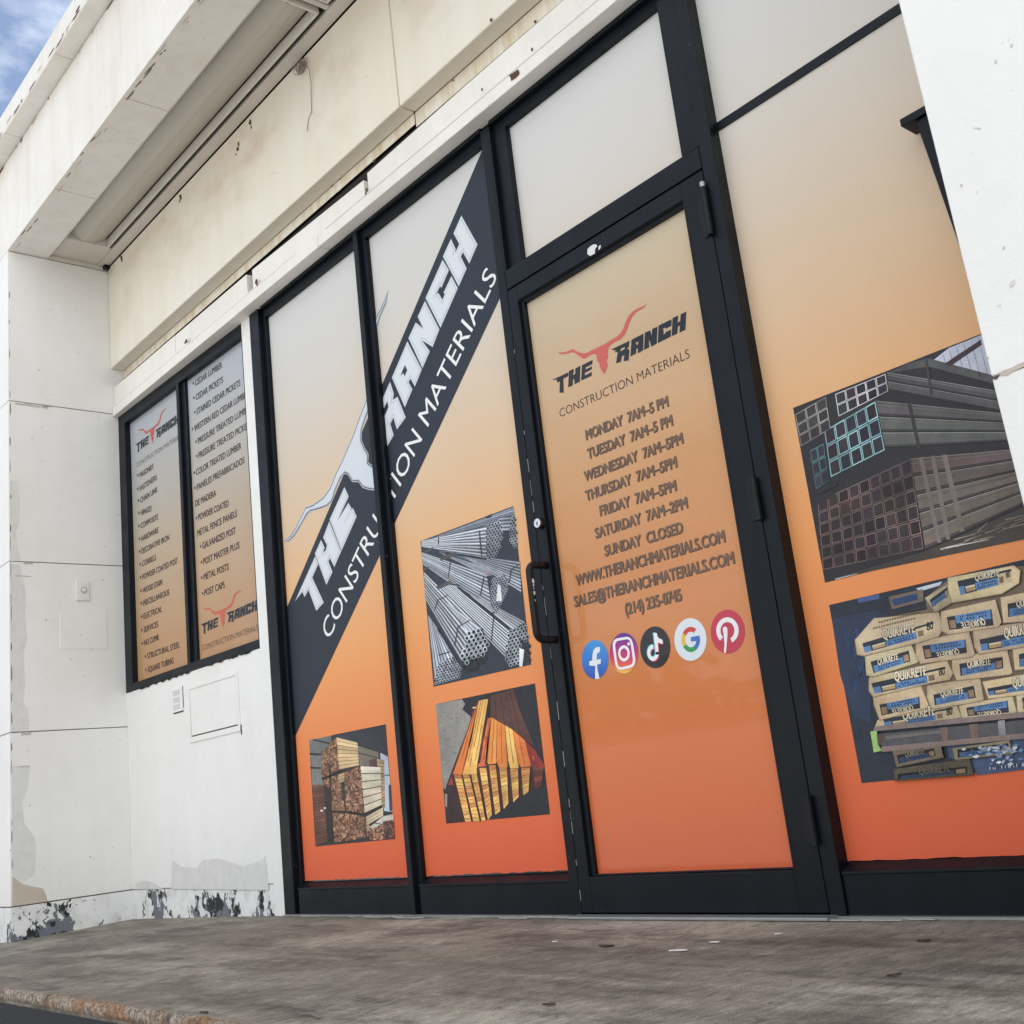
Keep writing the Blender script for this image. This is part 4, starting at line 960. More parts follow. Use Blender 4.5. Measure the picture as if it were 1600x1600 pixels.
for x0, y0, x1, y1 in ((680, 165, 705, 430), (745, 150, 790, 480), (800, 140, 880, 530), (840, 130, 960, 600)): a.line(x0, y0, x1, y1, 6, (64, 42, 42), 4)
for x, y in ((800, 215), (790, 300), (820, 385), (845, 465), (740, 380), (690, 250)): a.ell(x, y, 12, 8, (58, 36, 36), 5, 8)
BD = [([(478, 335), (520, 235), (445, 640), (348, 1005), (250, 992)], (222, 122, 62)), ([(520, 235), (570, 220), (470, 720), (430, 1000), (345, 1005)], (232, 172, 92)),
      ([(570, 220), (618, 215), (505, 890), (500, 995), (430, 1000), (470, 720)], (238, 190, 108)), ([(618, 215), (645, 182), (612, 420), (535, 880), (505, 890)], (58, 36, 34)),
      ([(612, 420), (650, 405), (620, 700), (600, 910), (512, 925), (538, 780)], (218, 110, 70)), ([(650, 405), (620, 700), (606, 890), (585, 905), (610, 620)], (70, 42, 38)),
      ([(650, 405), (712, 440), (704, 885), (618, 895), (606, 860)], (232, 148, 72)), ([(712, 440), (792, 488), (822, 925), (728, 922), (704, 840)], (224, 132, 64)),
      ([(792, 488), (872, 535), (938, 935), (850, 938), (822, 840)], (238, 192, 110)), ([(872, 535), (1000, 645), (1066, 915), (960, 925), (932, 880)], (228, 130, 66)), ([(1000, 645), (1110, 750), (1205, 905), (1185, 985), (1070, 920)], (146, 56, 52))]
for pl, c in BD:
    a.poly(pl, c, 5)
    if len(pl) > 4 and c[0] > 190:      # a seam down the middle of the board
        a.line((pl[0][0] + pl[1][0]) / 2, (pl[0][1] + pl[1][1]) / 2 + 6, (pl[-1][0] * .5 + pl[len(pl) // 2][0] * .5), (pl[-1][1] * .5 + pl[len(pl) // 2][1] * .5), 3, (122, 62, 36), 7, 5)
        a.line(pl[0][0], pl[0][1], pl[-1][0], pl[-1][1], 3, (110, 56, 36), 7, 6)
    cx, cy = sum(p[0] for p in pl) / len(pl), sum(p[1] for p in pl) / len(pl)
    for k_ in range(9):
        x, y = cx + rnd.uniform(-70, 70), cy + rnd.uniform(-260, 260); L_ = rnd.uniform(40, 120); sl = (pl[0][0] - pl[-2][0]) / (pl[0][1] - pl[-2][1] + .1)
        if inside((x, y), pl) and inside((x + sl * L_, y + L_), pl): a.line(x, y, x + sl * L_, y + L_, rnd.uniform(5, 16), jit(lerp(c, rnd.choice([(176, 84, 44), (236, 200, 130)]), .45), .08), 6, 2)
EN = [[(255, 1002), (345, 1004), (450, 1490), (372, 1495)], [(348, 1008), (430, 1004), (538, 1488), (456, 1491)], [(434, 1002), (508, 996), (600, 1476), (542, 1488)], [(518, 934), (606, 930), (668, 1420), (606, 1476)],
      [(620, 906), (705, 900), (754, 1382), (684, 1420)], [(726, 924), (820, 924), (838, 1302), (772, 1360)], [(840, 942), (936, 940), (945, 1232), (872, 1292)], [(955, 930), (1062, 928), (1046, 1182), (976, 1216)], [(1074, 925), (1200, 930), (1180, 1120), (1100, 1156)]]
for k_, q in enumerate(EN):
    base = (240, 190, 108) if k_ < 8 else (92, 54, 52); n_ = 13 - k_ // 2
    a.poly([(q[0][0] - 22, q[0][1]), q[1], q[2], (q[3][0] - 24, q[3][1])], (66, 40, 38), 5)
    q = [(q[0][0] + 8, q[0][1]), (q[1][0] - 8, q[1][1]), (q[2][0] - 9, q[2][1]), (q[3][0] + 9, q[3][1])]
    a.grid(q, 1, n_, lambda i, j: jit(lerp(base, (176, 96, 56), rnd.choice([0, 0, .25, .5]) + (.5 if j == 0 and k_ < 8 else 0)), .08), 6)
    for j in range(1, n_):
        f = (j + rnd.uniform(-.2, .2)) / n_; x0, y0 = q[0][0] + (q[3][0] - q[0][0]) * f, q[0][1] + (q[3][1] - q[0][1]) * f; x1, y1 = q[1][0] + (q[2][0] - q[1][0]) * f, q[1][1] + (q[2][1] - q[1][1]) * f
        a.line(x0 + 4, y0, x1 - 4, y1 + rnd.uniform(-14, 14), rnd.uniform(3, 9), (120, 66, 44), 7, 3)
o = a.build('photo_print', M['photo'], f2, 0.40); o['label'] = 'picture of orange cedar fence pickets'

# steel pipe bundles
a = Art(G, (640, 780, 5.333))
a.poly([(90, 350), (862, 58), (1012, 1378), (200, 1562)], (50, 56, 68), 1)
bundle(a, (250, 300), (150, 340), (862, 64), (880, 160), 5, (96, 104, 120), (176, 184, 198), 2)
a.poly([(630, 145), (690, 120), (680, 150), (640, 160)], (48, 50, 58), 3)
bundle(a, (740, 150), (760, 265), (862, 138), (850, 260), 4, (70, 78, 92), (196, 204, 212), 3)
bundle(a, (100, 348), (98, 395), (640, 225), (640, 480), 8, (74, 82, 96), (222, 226, 230), 4)
rings(a, [(640, 205), (745, 178), (772, 240), (760, 430), (690, 500), (640, 480)], 12.5, (182, 188, 196), (42, 46, 56), 5)
rings(a, [(830, 180), (880, 140), (905, 400), (868, 425), (835, 330)], 12.5, (182, 190, 200), (42, 46, 56), 5)
bundle(a, (230, 430), (440, 430), (620, 560), (905, 540), 8, (70, 78, 90), (150, 158, 168), 2)
bundle(a, (430, 470), (470, 460), (930, 780), (920, 520), 9, (64, 72, 84), (192, 198, 206), 3)
bundle(a, (100, 440), (108, 540), (640, 620), (690, 950), 10, (70, 78, 92), (214, 220, 226), 4)
bundle(a, (420, 500), (240, 440), (790, 620), (640, 640), 8, (110, 118, 130), (198, 204, 212), 5)
rings(a, [(690, 660), (795, 615), (835, 690), (790, 820), (740, 940), (705, 960), (668, 840)], 11, (178, 184, 194), (40, 44, 54), 6)
bundle(a, (345, 700), (235, 750), (840, 1100), (800, 1320), 9, (56, 64, 76), (220, 226, 228), 5)
bundle(a, (500, 800), (600, 830), (860, 1090), (960, 1020), 5, (92, 100, 110), (206, 210, 214), 5)
rings(a, [(820, 1110), (965, 1030), (1000, 1200), (1005, 1375), (835, 1420), (795, 1330)], 15.5, (186, 194, 202), (36, 40, 50), 7, lambda X, Y: 1.0 if X < 930 or Y < 1180 else .35)
bundle(a, (118, 600), (130, 830), (590, 1060), (430, 1350), 9, (58, 66, 80), (226, 231, 234), 6)
bundle(a, (300, 850), (420, 1000), (600, 1075), (490, 1145), 4, (120, 128, 140), (222, 226, 230), 7)
rings(a, [(480, 1120), (600, 1070), (660, 1200), (640, 1330), (520, 1480), (470, 1440), (420, 1330)], 19, (196, 204, 210), (36, 40, 50), 8, lambda X, Y: 1.0 if (X - 430) * .6 + (Y - 1100) < 300 else .3)
bundle(a, (150, 960), (215, 1050), (205, 1500), (375, 1320), 7, (92, 100, 114), (214, 220, 228), 6)
rings(a, [(235, 1370), (372, 1300), (432, 1420), (425, 1505), (215, 1558), (205, 1500)], 12, (188, 194, 202), (38, 42, 52), 8)
for q in [(300, 445, 640, 500, 14), (400, 730, 700, 965, 16), (300, 700, 420, 720, 12), (230, 1080, 400, 1370, 22), (600, 1075, 640, 1180, 10)]: a.line(*q, (40, 44, 54), 6)
for q in [(255, 498, 392, 452, 32), (130, 440, 200, 408, 22), (228, 740, 345, 690, 30), (110, 590, 160, 570, 20)]: a.line(*q, (86, 82, 82), 7)
for q in [(580, 260, 600, 470, 10), (240, 320, 240, 375, 7), (620, 640, 590, 800, 9), (340, 520, 320, 660, 7), (405, 1060, 375, 1220, 10), (410, 1060, 500, 1010, 9), (700, 990, 680, 1180, 9), (210, 920, 235, 840, 8), (235, 840, 320, 800, 7), (845, 590, 830, 690, 8), (845, 590, 900, 550, 7), (240, 1300, 340, 1270, 10)]: a.line(*q, (62, 66, 76), 9)
a.poly([(735, 710), (760, 715), (768, 848), (722, 850)], (226, 230, 232), 9); a.poly([(915, 1240), (955, 1255), (940, 1395), (915, 1395)], (228, 232, 234), 10); a.line(610, 622, 680, 605, 12, (190, 160, 160), 9)
o = a.build('photo_print', M['photo'], f2, 0.40); o['label'] = 'picture of bundled grey steel pipes'

# square steel tubes
a = Art(G, (1200, 500, 4.0))
rect(a, (160, 548), (352, 1643), 3.72, (44, 43, 47))
a.poly([(1035, 250), (1130, 175), (1330, 95), (1420, 70), (1480, 400), (1140, 290)], (168, 172, 188), 2)
for i in range(7): a.line(1090 + i * 45, 215 - i * 20, 1120 + i * 52, 290 + i * 16, 4, (120, 122, 136), 3)
a.poly([(1105, 272), (1330, 122), (1336, 155), (1140, 288)], (58, 44, 48), 4)
def tubes(q, n, c, gap=(40, 38, 40), layer=3): planks(a, q, n, c, .07, layer, gap)
a.poly([(740, 335), (870, 275), (1000, 238), (1500, 370), (1500, 420), (1000, 290)], (78, 78, 79), 3)
tubes([(745, 325), (1600, 470), (1600, 600), (752, 440)], 2, (86, 86, 86)); tubes([(670, 500), (1600, 595), (1600, 750), (735, 800)], 3, (95, 94, 92)); tubes([(890, 862), (1600, 800), (1640, 1130), (985, 1432)], 5, (112, 101, 96), (58, 50, 50))
def hl(q, n):
    for j in range(n):
        for f, c_, w_ in ((.06, (150, 146, 142), 4), (.30, (104, 100, 98), 9), (.86, (62, 58, 58), 10)):
            t = (j + f) / n; a.line(q[0][0] + (q[3][0] - q[0][0]) * t, q[0][1] + (q[3][1] - q[0][1]) * t, q[1][0] + (q[2][0] - q[1][0]) * t, q[1][1] + (q[2][1] - q[1][1]) * t, w_, jit(c_, .1), 5, w_ * .8)
hl([(745, 325), (1600, 470), (1600, 600), (752, 440)], 2); hl([(670, 500), (1600, 595), (1600, 750), (735, 800)], 3); hl([(890, 862), (1600, 800), (1640, 1130), (985, 1432)], 5)
for q in [(988, 245, 1022, 468, 16, (62, 60, 61)), (882, 518, 945, 802, 22, (66, 64, 64)), (955, 858, 1072, 1392, 26, (126, 117, 112)), (1030, 848, 1128, 1372, 26, (120, 110, 106)), (1102, 842, 1215, 1322, 30, (124, 114, 110))]: a.line(*q, 6)
def cells(q, nu, nv, rim, core, am=.15, i0=.03, i1=.13):
    a.grid(q, nu, nv, lambda i, j: jit(rim, am), 5, i0); a.grid(q, nu, nv, lambda i, j: jit(core, .25), 6, i1)
cells([(168, 590), (362, 478), (392, 680), (206, 792)], 3, 3, (158, 152, 150), (58, 57, 58), .2, .02, .09)
cells([(418, 462), (735, 335), (752, 445), (440, 605)], 5, 2, (222, 216, 214), (42, 42, 48), .08, .02, .09)
cells([(350, 690), (670, 505), (732, 815), (392, 985)], 5, 3, (150, 196, 200), (46, 42, 48), .16, .03, .1)
cells([(262, 815), (348, 768), (380, 1005), (300, 1062)], 2, 3, (82, 120, 124), (44, 44, 50), .3, .03, .1)
cells([(308, 1135), (890, 865), (975, 1432), (342, 1565)], 9, 6, (124, 102, 100), (50, 41, 44), .22, .035, .10)
for q in [(308, 1080, 430, 1020), (300, 1140, 420, 1085)]: a.line(*q, 26, (44, 43, 47), 7)
a.poly([(1000, 1440), (1640, 1150), (1700, 1350), (400, 1620)], (64, 59, 56), 2)
for i in range(16): x = rnd.uniform(1050, 1580); y = 1480 - (x - 1000) * .38 + rnd.uniform(-50, 20); a.line(x, y, x + rnd.uniform(60, 160), y - rnd.uniform(20, 60), rnd.uniform(3, 12), jit((150, 134, 118), .2), 4, 2)
a.line(1110, 1425, 1380, 1372, 9, (206, 202, 198), 5, 3); a.line(420, 1620, 560, 1585, 8, (180, 178, 178), 5, 3)
o = a.build('photo_print', M['photo'], f5, 0.40); o['label'] = 'picture of square steel tubes'

# bags of cement on pallets
a = Art(G, (1280, 880, 4.571), step=0.0003)
rect(a, (65, 300), (308, 1570), 3.72, (42, 48, 60))
a.poly([(90, 400), (420, 330), (520, 420), (380, 560), (370, 1140), (250, 1100), (150, 800)], (46, 58, 82), 2)
for i in range(26):
    y = rnd.uniform(440, 860); x = rnd.uniform(150 + (y - 440) * .19, 330); a.line(x, y, x + rnd.uniform(-10, 30), y + rnd.uniform(40, 120), rnd.uniform(8, 22), jit((48, 64, 96), .25), 3)
a.poly([(270, 250), (430, 220), (430, 255), (280, 285)], (72, 92, 136), 3); a.poly([(690, 180), (880, 130), (860, 160), (720, 200)], (186, 198, 210), 3)
TAN, BLU, BLK, CRM = (206, 186, 150), (90, 128, 172), (44, 50, 62), (226, 214, 186)
a.poly([(495, 240), (740, 185), (745, 270), (520, 330)], (112, 98, 86), 3); a.poly([(515, 260), (700, 215), (705, 260), (535, 305)], (46, 70, 112), 4)
def sh(p, c, k): return tuple(v * k for v in c)
nb_ = [0]
a.poly([(280, 600), (300, 540), (400, 400), (770, 330), (760, 250), (930, 110), (1380, 25), (1560, 18), (1560, 1060), (1010, 1112), (860, 1135), (470, 1175), (405, 1180), (430, 1110), (395, 1010), (395, 950), (360, 900), (370, 820), (335, 790), (335, 660)], (122, 106, 88), 4)
def bag(body, label, text=None, h=.026, flip=False, tone=1.0, num=None, blue=(.30, 1.0), half=(.42, 1.0)):
    nb_[0] += 1; ly = 4 + nb_[0]; c = tuple(v * tone for v in jit(TAN, .05))
    cx, cy = sum(p[0] for p in body) / len(body), sum(p[1] for p in body) / len(body)
    def rnd_(pl, n=0):
        for _ in range(n):
            o_ = []
            for i in range(len(pl)):
                a_, b_ = pl[i], pl[(i + 1) % len(pl)]; o_ += [(a_[0] * .8 + b_[0] * .2, a_[1] * .8 + b_[1] * .2), (a_[0] * .2 + b_[0] * .8, a_[1] * .2 + b_[1] * .8)]
            pl = o_
        return pl
    def scl(kx, ky, dy=0): return rnd_([(p[0] + (p[0] - cx) * kx, p[1] + (p[1] - cy) * ky + dy) for p in body])
    a.poly(scl(.06, .10, 2), tuple(v * .62 for v in c), ly); a.poly(scl(.05, .075), tuple(v * .88 for v in c), ly + .04); a.poly(scl(.035, .05, -2), tuple(v * .97 for v in c), ly + .08); a.poly(scl(-.02, -.05, -5), c, ly + .12)
    for k_ in range(8):
        x, y = cx + rnd.uniform(-.4, .4) * (max(p[0] for p in body) - min(p[0] for p in body)), cy + rnd.uniform(-.35, .35) * (max(p[1] for p in body) - min(p[1] for p in body))
        if inside((x, y), body) and inside((x + 40, y - 8), body): a.line(x, y, x + rnd.uniform(20, 60), y - rnd.uniform(0, 16), rnd.uniform(3, 9), jit(tuple(v * .9 for v in c), .08), ly + .16, 1)
    if not label: return
    q = label
    def B(u, v): return tuple((q[0][k] * (1 - u) + q[1][k] * u) * (1 - v) + (q[3][k] * (1 - u) + q[2][k] * u) * v for k in (0, 1))
    def Q(u0, u1, v0, v1, cc, l): a.poly([B(u0, v0), B(u1, v0), B(u1, v1), B(u0, v1)], cc, l)
    v0, v1 = (.40, 1.0) if not flip else (0.0, .58)
    Q(0, 1, 0, 1, tuple(v * tone for v in BLK), ly + .22)
    if num:
        Q(.74, 1, .18, 1, tuple(v * tone for v in TAN), ly + .27); Q(.0, .1, .42, 1, tuple(v * tone for v in BLU), ly + .27); Q(.12, .30, .5, .9, (176, 150, 112), ly + .27); Q(.12, .30, .5, .62, (222, 206, 176), ly + .32); Q(.31, .74, .42, 1, tuple(v * tone for v in BLU), ly + .27); Q(.76, .84, .42, .9, (128, 108, 84), ly + .32)
        bx = (.34, .70)
    else:
        u0, u1 = (.04, .82) if not flip else (.18, .97)
        Q(u0, u1, v0, v1, tuple(v * tone for v in BLU), ly + .27); w0 = (.84, .97) if not flip else (.03, .16)
        Q(*w0, .3, .9, (150, 126, 96), ly + .27); bx = (u0 + .10, u1 - .08)
    # two rows of tiny dark strokes below the name
    for r_ in range(2):
        vv = (.62 + .2 * r_) if not flip else (.34 - .2 * r_)
        n_ = 12 if r_ else 9
        for i in range(n_):
            if rnd.random() < .86: uu = bx[0] + (bx[1] - bx[0]) * (i + .15) / n_; Q(uu, uu + (bx[1] - bx[0]) / n_ * .6, vv - .065, vv + .065, (34, 52, 88), ly + .32)
    if text:
        a.text('QUIKRETE', *text, h * .62, (34, 30, 30), ly + .40, 0.075, None, up=Vector((0.12, 0, -1 if flip else 1)).normalized())
        a.text('QUIKRETE', *text, h * .62, tuple(v * tone for v in CRM), ly + 1.0, 0.03, None, up=Vector((0.12, 0, -1 if flip else 1)).normalized())
    if num: a.text('80', *num, h * .5, (38, 34, 34), ly + .40, 0.03, None, up=Vector((0.12, 0, 1)).normalized())
bag([(430, 1120), (960, 1008), (1002, 1100), (850, 1135), (470, 1175), (405, 1180)], [(455, 1112), (955, 1030), (962, 1102), (472, 1168)], (600, 1122, 828, 1082), .036, num=(912, 1090, 952, 1080))
bag([(1010, 1020), (1372, 950), (1402, 1058), (1380, 1075), (1030, 1112)], [(1050, 1032), (1345, 980), (1356, 1066), (1062, 1092)], (1292, 1045, 1130, 1068), .020, True)
bag([(1410, 940), (1520, 920), (1520, 1060), (1420, 1062)], [(1450, 960), (1560, 940), (1560, 1030), (1455, 1045)])
bag([(395, 962), (720, 880), (772, 1010), (760, 1032), (440, 1112), (400, 1015)], [(430, 1010), (715, 953), (722, 1036), (446, 1088)], (665, 1012, 515, 1040), .020, True)
bag([(780, 880), (1140, 820), (1166, 970), (1150, 982), (810, 1037), (780, 960)], [(815, 938), (1105, 874), (1120, 960), (826, 1016)], (870, 955, 1030, 930), .024)
bag([(1175, 850), (1520, 790), (1520, 925), (1215, 962)], [(1200, 895), (1640, 815), (1640, 885), (1210, 946)], (1385, 890, 1590, 852), .036, num=(1600, 860, 1620, 855))
bag([(370, 820), (900, 700), (942, 790), (920, 832), (800, 852), (400, 947), (370, 905)], [(372, 858), (902, 738), (908, 826), (396, 932)], (540, 843, 768, 798), .036, num=(858, 805, 898, 796))
bag([(960, 690), (1330, 610), (1370, 780), (1350, 792), (990, 832), (960, 760)], [(1000, 718), (1310, 668), (1316, 750), (1010, 806)], (1060, 747, 1225, 722), .025)
bag([(1385, 620), (1520, 590), (1520, 745), (1400, 757)], [(1425, 650), (1560, 620), (1560, 725), (1432, 742)])
bag([(335, 662), (650, 588), (702, 700), (690, 712), (390, 806), (345, 792)], [(365, 704), (640, 623), (652, 700), (390, 786)], (420, 727, 565, 687), .024)
bag([(700, 572), (1060, 490), (1102, 650), (1080, 667), (730, 712), (700, 645)], [(735, 590), (1045, 543), (1056, 640), (756, 686)], (992, 610, 835, 638), .022, True)
bag([(1108, 482), (1520, 420), (1520, 585), (1150, 642), (1115, 595)], [(1145, 545), (1640, 440), (1640, 545), (1160, 628)], (1325, 537, 1535, 492), .038, num=(1590, 490, 1620, 483))
bag([(270, 545), (400, 402), (840, 362), (872, 470), (840, 522), (720, 562), (330, 652), (285, 642)], [(308, 572), (815, 418), (832, 502), (326, 640)], (455, 543, 685, 492), .038, num=(770, 482, 816, 468))
bag([(880, 350), (1250, 270), (1292, 420), (1270, 452), (930, 502), (880, 475)], [(910, 385), (1230, 328), (1246, 444), (930, 476)], (1177, 396, 1010, 424), .024, True)
bag([(1300, 252), (1520, 205), (1520, 405), (1320, 418)], [(1345, 290), (1600, 240), (1600, 345), (1350, 386)], (1412, 316, 1580, 286), .026)
bag([(760, 250), (925, 148), (962, 270), (830, 347)], [(788, 262), (915, 170), (918, 236), (810, 316)], None, .02, tone=.8)
bag([(930, 108), (1380, 25), (1425, 60), (1415, 142), (1300, 212), (960, 272), (935, 190)], [(985, 128), (1372, 40), (1378, 130), (1010, 228)], (1115, 128, 1285, 88), .026, num=(1336, 105, 1366, 98))
for i in range(3):     # stencilled words on the top of a bag
    for k_ in range(16): x = 385 + 40 * i + k_ * 19; y = 470 - 42 * i - k_ * 4.6; a.line(x, y, x + 10, y - 14, 6, (74, 64, 54), 25)
a.poly([(400, 1165), (1463, 1062), (1560, 1052), (1560, 1092), (380, 1202)], (134, 118, 114), 25)
a.poly([(410, 1222), (1560, 1110), (1560, 1215), (450, 1312)], (84, 84, 88), 24); a.poly([(470, 1235), (870, 1195), (872, 1212), (480, 1258)], (120, 112, 106), 25)
a.poly([(440, 1312), (1560, 1205), (1560, 1245), (450, 1348)], (136, 118, 112), 25)
for q in ([(860, 1176), (915, 1170), (922, 1272), (880, 1276)], [(1070, 1152), (1132, 1146), (1142, 1248), (1090, 1252)]): a.poly(q, (128, 104, 94), 26)
a.poly([(1275, 1126), (1325, 1120), (1332, 1226), (1285, 1230)], (154, 150, 152), 26)
a.poly([(365, 1202), (412, 1200), (420, 1290), (445, 1340), (390, 1352)], (150, 188, 112), 26); a.poly([(410, 1222), (460, 1220), (440, 1300), (420, 1300)], (92, 72, 66), 27)
bag([(530, 1340), (860, 1302), (880, 1386), (560, 1450)], [(552, 1370), (820, 1322), (832, 1376), (568, 1432)], (615, 1385, 750, 1362), .022, tone=.6)
bag([(545, 1472), (1060, 1402), (1092, 1508), (552, 1548)], [(560, 1505), (1055, 1450), (1060, 1500), (562, 1545)], (715, 1512, 935, 1486), .030, tone=.45)
a.poly([(910, 1310), (1560, 1240), (1560, 1462), (1130, 1515), (1080, 1440), (930, 1390)], (74, 92, 122), 4)
bag([(960, 1325), (1350, 1270), (1370, 1360), (980, 1400)], [(985, 1330), (1350, 1285), (1360, 1350), (990, 1390)], None, .02, tone=.75)
for i in range(60):
    x = 1150 + rnd.gauss(90, 90); y = 1300 + abs(rnd.gauss(60, 55)); w_ = rnd.uniform(15, 70); h_ = rnd.uniform(4, 18)
    if x > 930 and x + w_ < 1560 and y < 1470: a.poly([(x, y), (x + w_ * .6, y - h_), (x + w_, y - h_ * .2), (x + w_ * .5, y + h_)], jit(rnd.choice([(226, 232, 240), (176, 192, 214), (120, 146, 186)]), .06), 27)
for i in range(22):
    x = 1220 + i * 12; y = 1475 - i * 1.2; a.line(x, y, x + rnd.uniform(-3, 6), y - rnd.uniform(12, 26), 5, rnd.choice([(30, 36, 48), (226, 230, 236)]), 28)
o = a.build('photo_print', M['photo'], f5, 0.40); o['label'] = 'picture of stacked cement bags on a pallet'


# ------------------------------------------------------------------ fixtures and litter
# fluorescent light boxes in the soffit
def light_box(x0, x1, label):
    t = empty('soffit_light', ((x0 + x1) / 2, -0.275, 3.83))
    tag(t, label, 'ceiling light', 'long light boxes in the canopy soffit')
    y0, y1 = -0.405, -0.1555
    m = MB()
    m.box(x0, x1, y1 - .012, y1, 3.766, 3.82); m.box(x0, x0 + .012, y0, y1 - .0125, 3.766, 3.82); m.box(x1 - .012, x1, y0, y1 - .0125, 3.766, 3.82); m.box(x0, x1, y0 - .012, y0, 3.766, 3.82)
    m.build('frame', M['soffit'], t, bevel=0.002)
    m = MB(); n = 30; xa, xb = x0 + .016, x1 - .016
    pr = []
    for i in range(n + 1):
        f = i / n; y = y0 + .002 + (y1 - y0 - .016) * f; pr.append((y, 3.824 - 0.052 * math.sin(math.pi * f) ** 0.8 - .006 * math.exp(-((f - .42) / .06) ** 2)))
    vs = [(x, y, z) for x in (xa, xb) for y, z in pr]
    m.add(vs, [(i, i + 1, n + 1 + i + 1, n + 1 + i) for i in range(n)])
    m.build('diffuser', M['diffuser'], t, smooth=True)
    m = MB(); m.box(x0 - .006, x1 + .006, y1 + .002, y1 + .016, 3.779, 3.87); m.build('gasket', M['gap'], t)
light_box(-1.371, 1.036, 'long pale soffit light box nearest the left pier')
light_box(1.105, 3.48, 'long pale soffit light box farther from the left pier')

# doorbell
t = empty('doorbell', (XR, -0.255, 1.76)); tag(t, 'small white doorbell plate with round button on the left pier', 'doorbell')
m = MB(); m.box(XR + .0005, XR + .008, -0.2933, -0.2182, 1.7026, 1.8149); m.build('plate', M['plastic'], t, bevel=0.003)
m = MB(); m.tube([(XR + .008, -0.254, 1.762), (XR + .016, -0.254, 1.762)], 0.0165, 22); m.build('button_ring', M['chrome'], t)
m = MB(); m.tube([(XR + .0155, -0.254, 1.762), (XR + .019, -0.254, 1.762)], 0.012, 22); m.build('button', M['plastic'], t)
# access hatch
hp = skew((-0.61, SY, 0.82)); t = empty('access_hatch', hp); tag(t, 'white painted square access hatch in the wall under the list windows', 'hatch')
def sb(m, l0, l1, d0, d1, z0, z1): return m.box(l0, l1, SY + d0, SY + d1, z0, z1, skew)
m = MB(); sb(m, -0.870, -0.852, -.005, .0, 0.827, 1.111); sb(m, -0.368, -0.349, -.005, .0, 0.827, 1.111); sb(m, -0.8515, -0.3685, -.005, .0, 1.092, 1.111); sb(m, -0.8515, -0.3685, -.005, .0, 0.827, 0.855)
m.build('frame', M['white'], t, bevel=0.0015)
m = MB(); sb(m, -0.848, -0.372, -.0035, .0, 0.861, 1.088); m.build('panel', M['white'], t, bevel=0.002)
m = MB(); sb(m, -0.8505, -0.3695, -.0012, -.0004, 0.8555, 0.8605); sb(m, -0.3718, -0.3692, -.0012, -.0004, 0.856, 1.090); sb(m, -0.8508, -0.8486, -.0012, -.0004, .86, 1.0); m.build('gap', M['gap'], t)
m = MB(); sb(m, -0.345, -0.341, -.004, .0, 0.81, 0.856); m.build('latch', M['rust'], t)
# louvred vent plate
t = empty('vent_plate', skew((-0.99, SY, 0.999))); tag(t, 'small pale louvred vent plate left of the access hatch', 'vent')
m = MB(); sb(m, -1.046, -0.931, -.006, .0, 0.999, 1.124); m.build('plate', M['white'], t, bevel=0.002)
m = MB()
for k_ in range(3): sb(m, -1.034, -0.958, -.0078, -.0062, 1.012 + k_ * .036, 1.038 + k_ * .036)
m.build('slats', M['vent'], t, bevel=0.001)
m = MB(); sb(m, -1.044, -0.933, -.002, .0, 0.993, 0.9985); sb(m, -0.9305, -0.928, -.002, .0, 1.012, 1.124); m.build('shadow_gap', M['gap'], t)  # dark strips painted as the shadow line along the plate's edges
# loose wires hanging from the soffit
m = MB()
c0 = at(472, 103, YF - .006)
for k_ in range(7):
    pts = []; a0 = rnd.uniform(0, 6.28); rr = rnd.uniform(.018, .05)
    for i in range(16):
        a = a0 + i * .42
        pts.append((c0.x + rr * math.cos(a) * rnd.uniform(.8, 1.15), YF - .014 + .008 * math.sin(a * 1.7 + k_), c0.z - .005 + rr * .75 * math.sin(a) * rnd.uniform(.8, 1.1)))
    m.tube(pts, .0016, 5)
m.tube([at(455, 110, YF - .006), at(462, 100, YF - .011), at(470, 96, YF - .016)], .0018, 5)
m.tube([at(474, 97, YF - .011), at(483, 108, YF - .013), at(486, 130, YF - .009), at(486, 150, YF - .007), at(487, 175, YF - .006), at(483, 182, YF - .006), at(481, 192, YF - .006), at(480, 205, YF - .006)], .0016, 6)
o = m.build('loose_wire', M['wire'], origin=(c0.x, YF, c0.z + .03)); tag(o, 'tangle of thin loose wire hanging from the soffit edge against the cream fascia', 'wire')
# torn sticker on the door head
ZS = lambda x, y: (780 + x / 3.2, y / 3.2)
m = MB()
for pl in [[(440, 1270), (442, 1245), (455, 1232), (470, 1222), (486, 1222), (490, 1232), (482, 1240), (478, 1252), (478, 1268), (466, 1274), (455, 1280)], [(497, 1232), (506, 1224), (508, 1234), (500, 1250), (496, 1248)]]:
    m.prism([at(*ZS(*q), -.0014) for q in pl], (0, .0008, 0))
o = m.build('torn_sticker', M['flake'], origin=at(927, 392, -.001)); tag(o, 'torn white sticker remnant on the black top rail of the door', 'sticker')
# black capped post beyond the right window, partly behind the right pier
t = empty('steel_post', (3.62, 0.0, 0.0)); tag(t, 'black steel post with flat cap showing past the edge of the right pier', 'post')
m = MB()
m.add([(3.437, -.028, 1.895), (3.57, -.028, 1.895), (3.57, .022, 1.895), (3.437, .022, 1.895), (3.628, -.028, 0.0), (3.76, -.028, 0.0), (3.76, .022, 0.0), (3.628, .022, 0.0)],
      [(0, 1, 2, 3), (4, 7, 6, 5), (0, 4, 5, 1), (1, 5, 6, 2), (2, 6, 7, 3), (3, 7, 4, 0)])
m.build('shaft', M['frame'], t, bevel=.002)
m = MB(); m.box(3.402, 3.60, -.038, .036, 1.8955, 1.916); m.build('cap', M['frame'], t, bevel=.002)

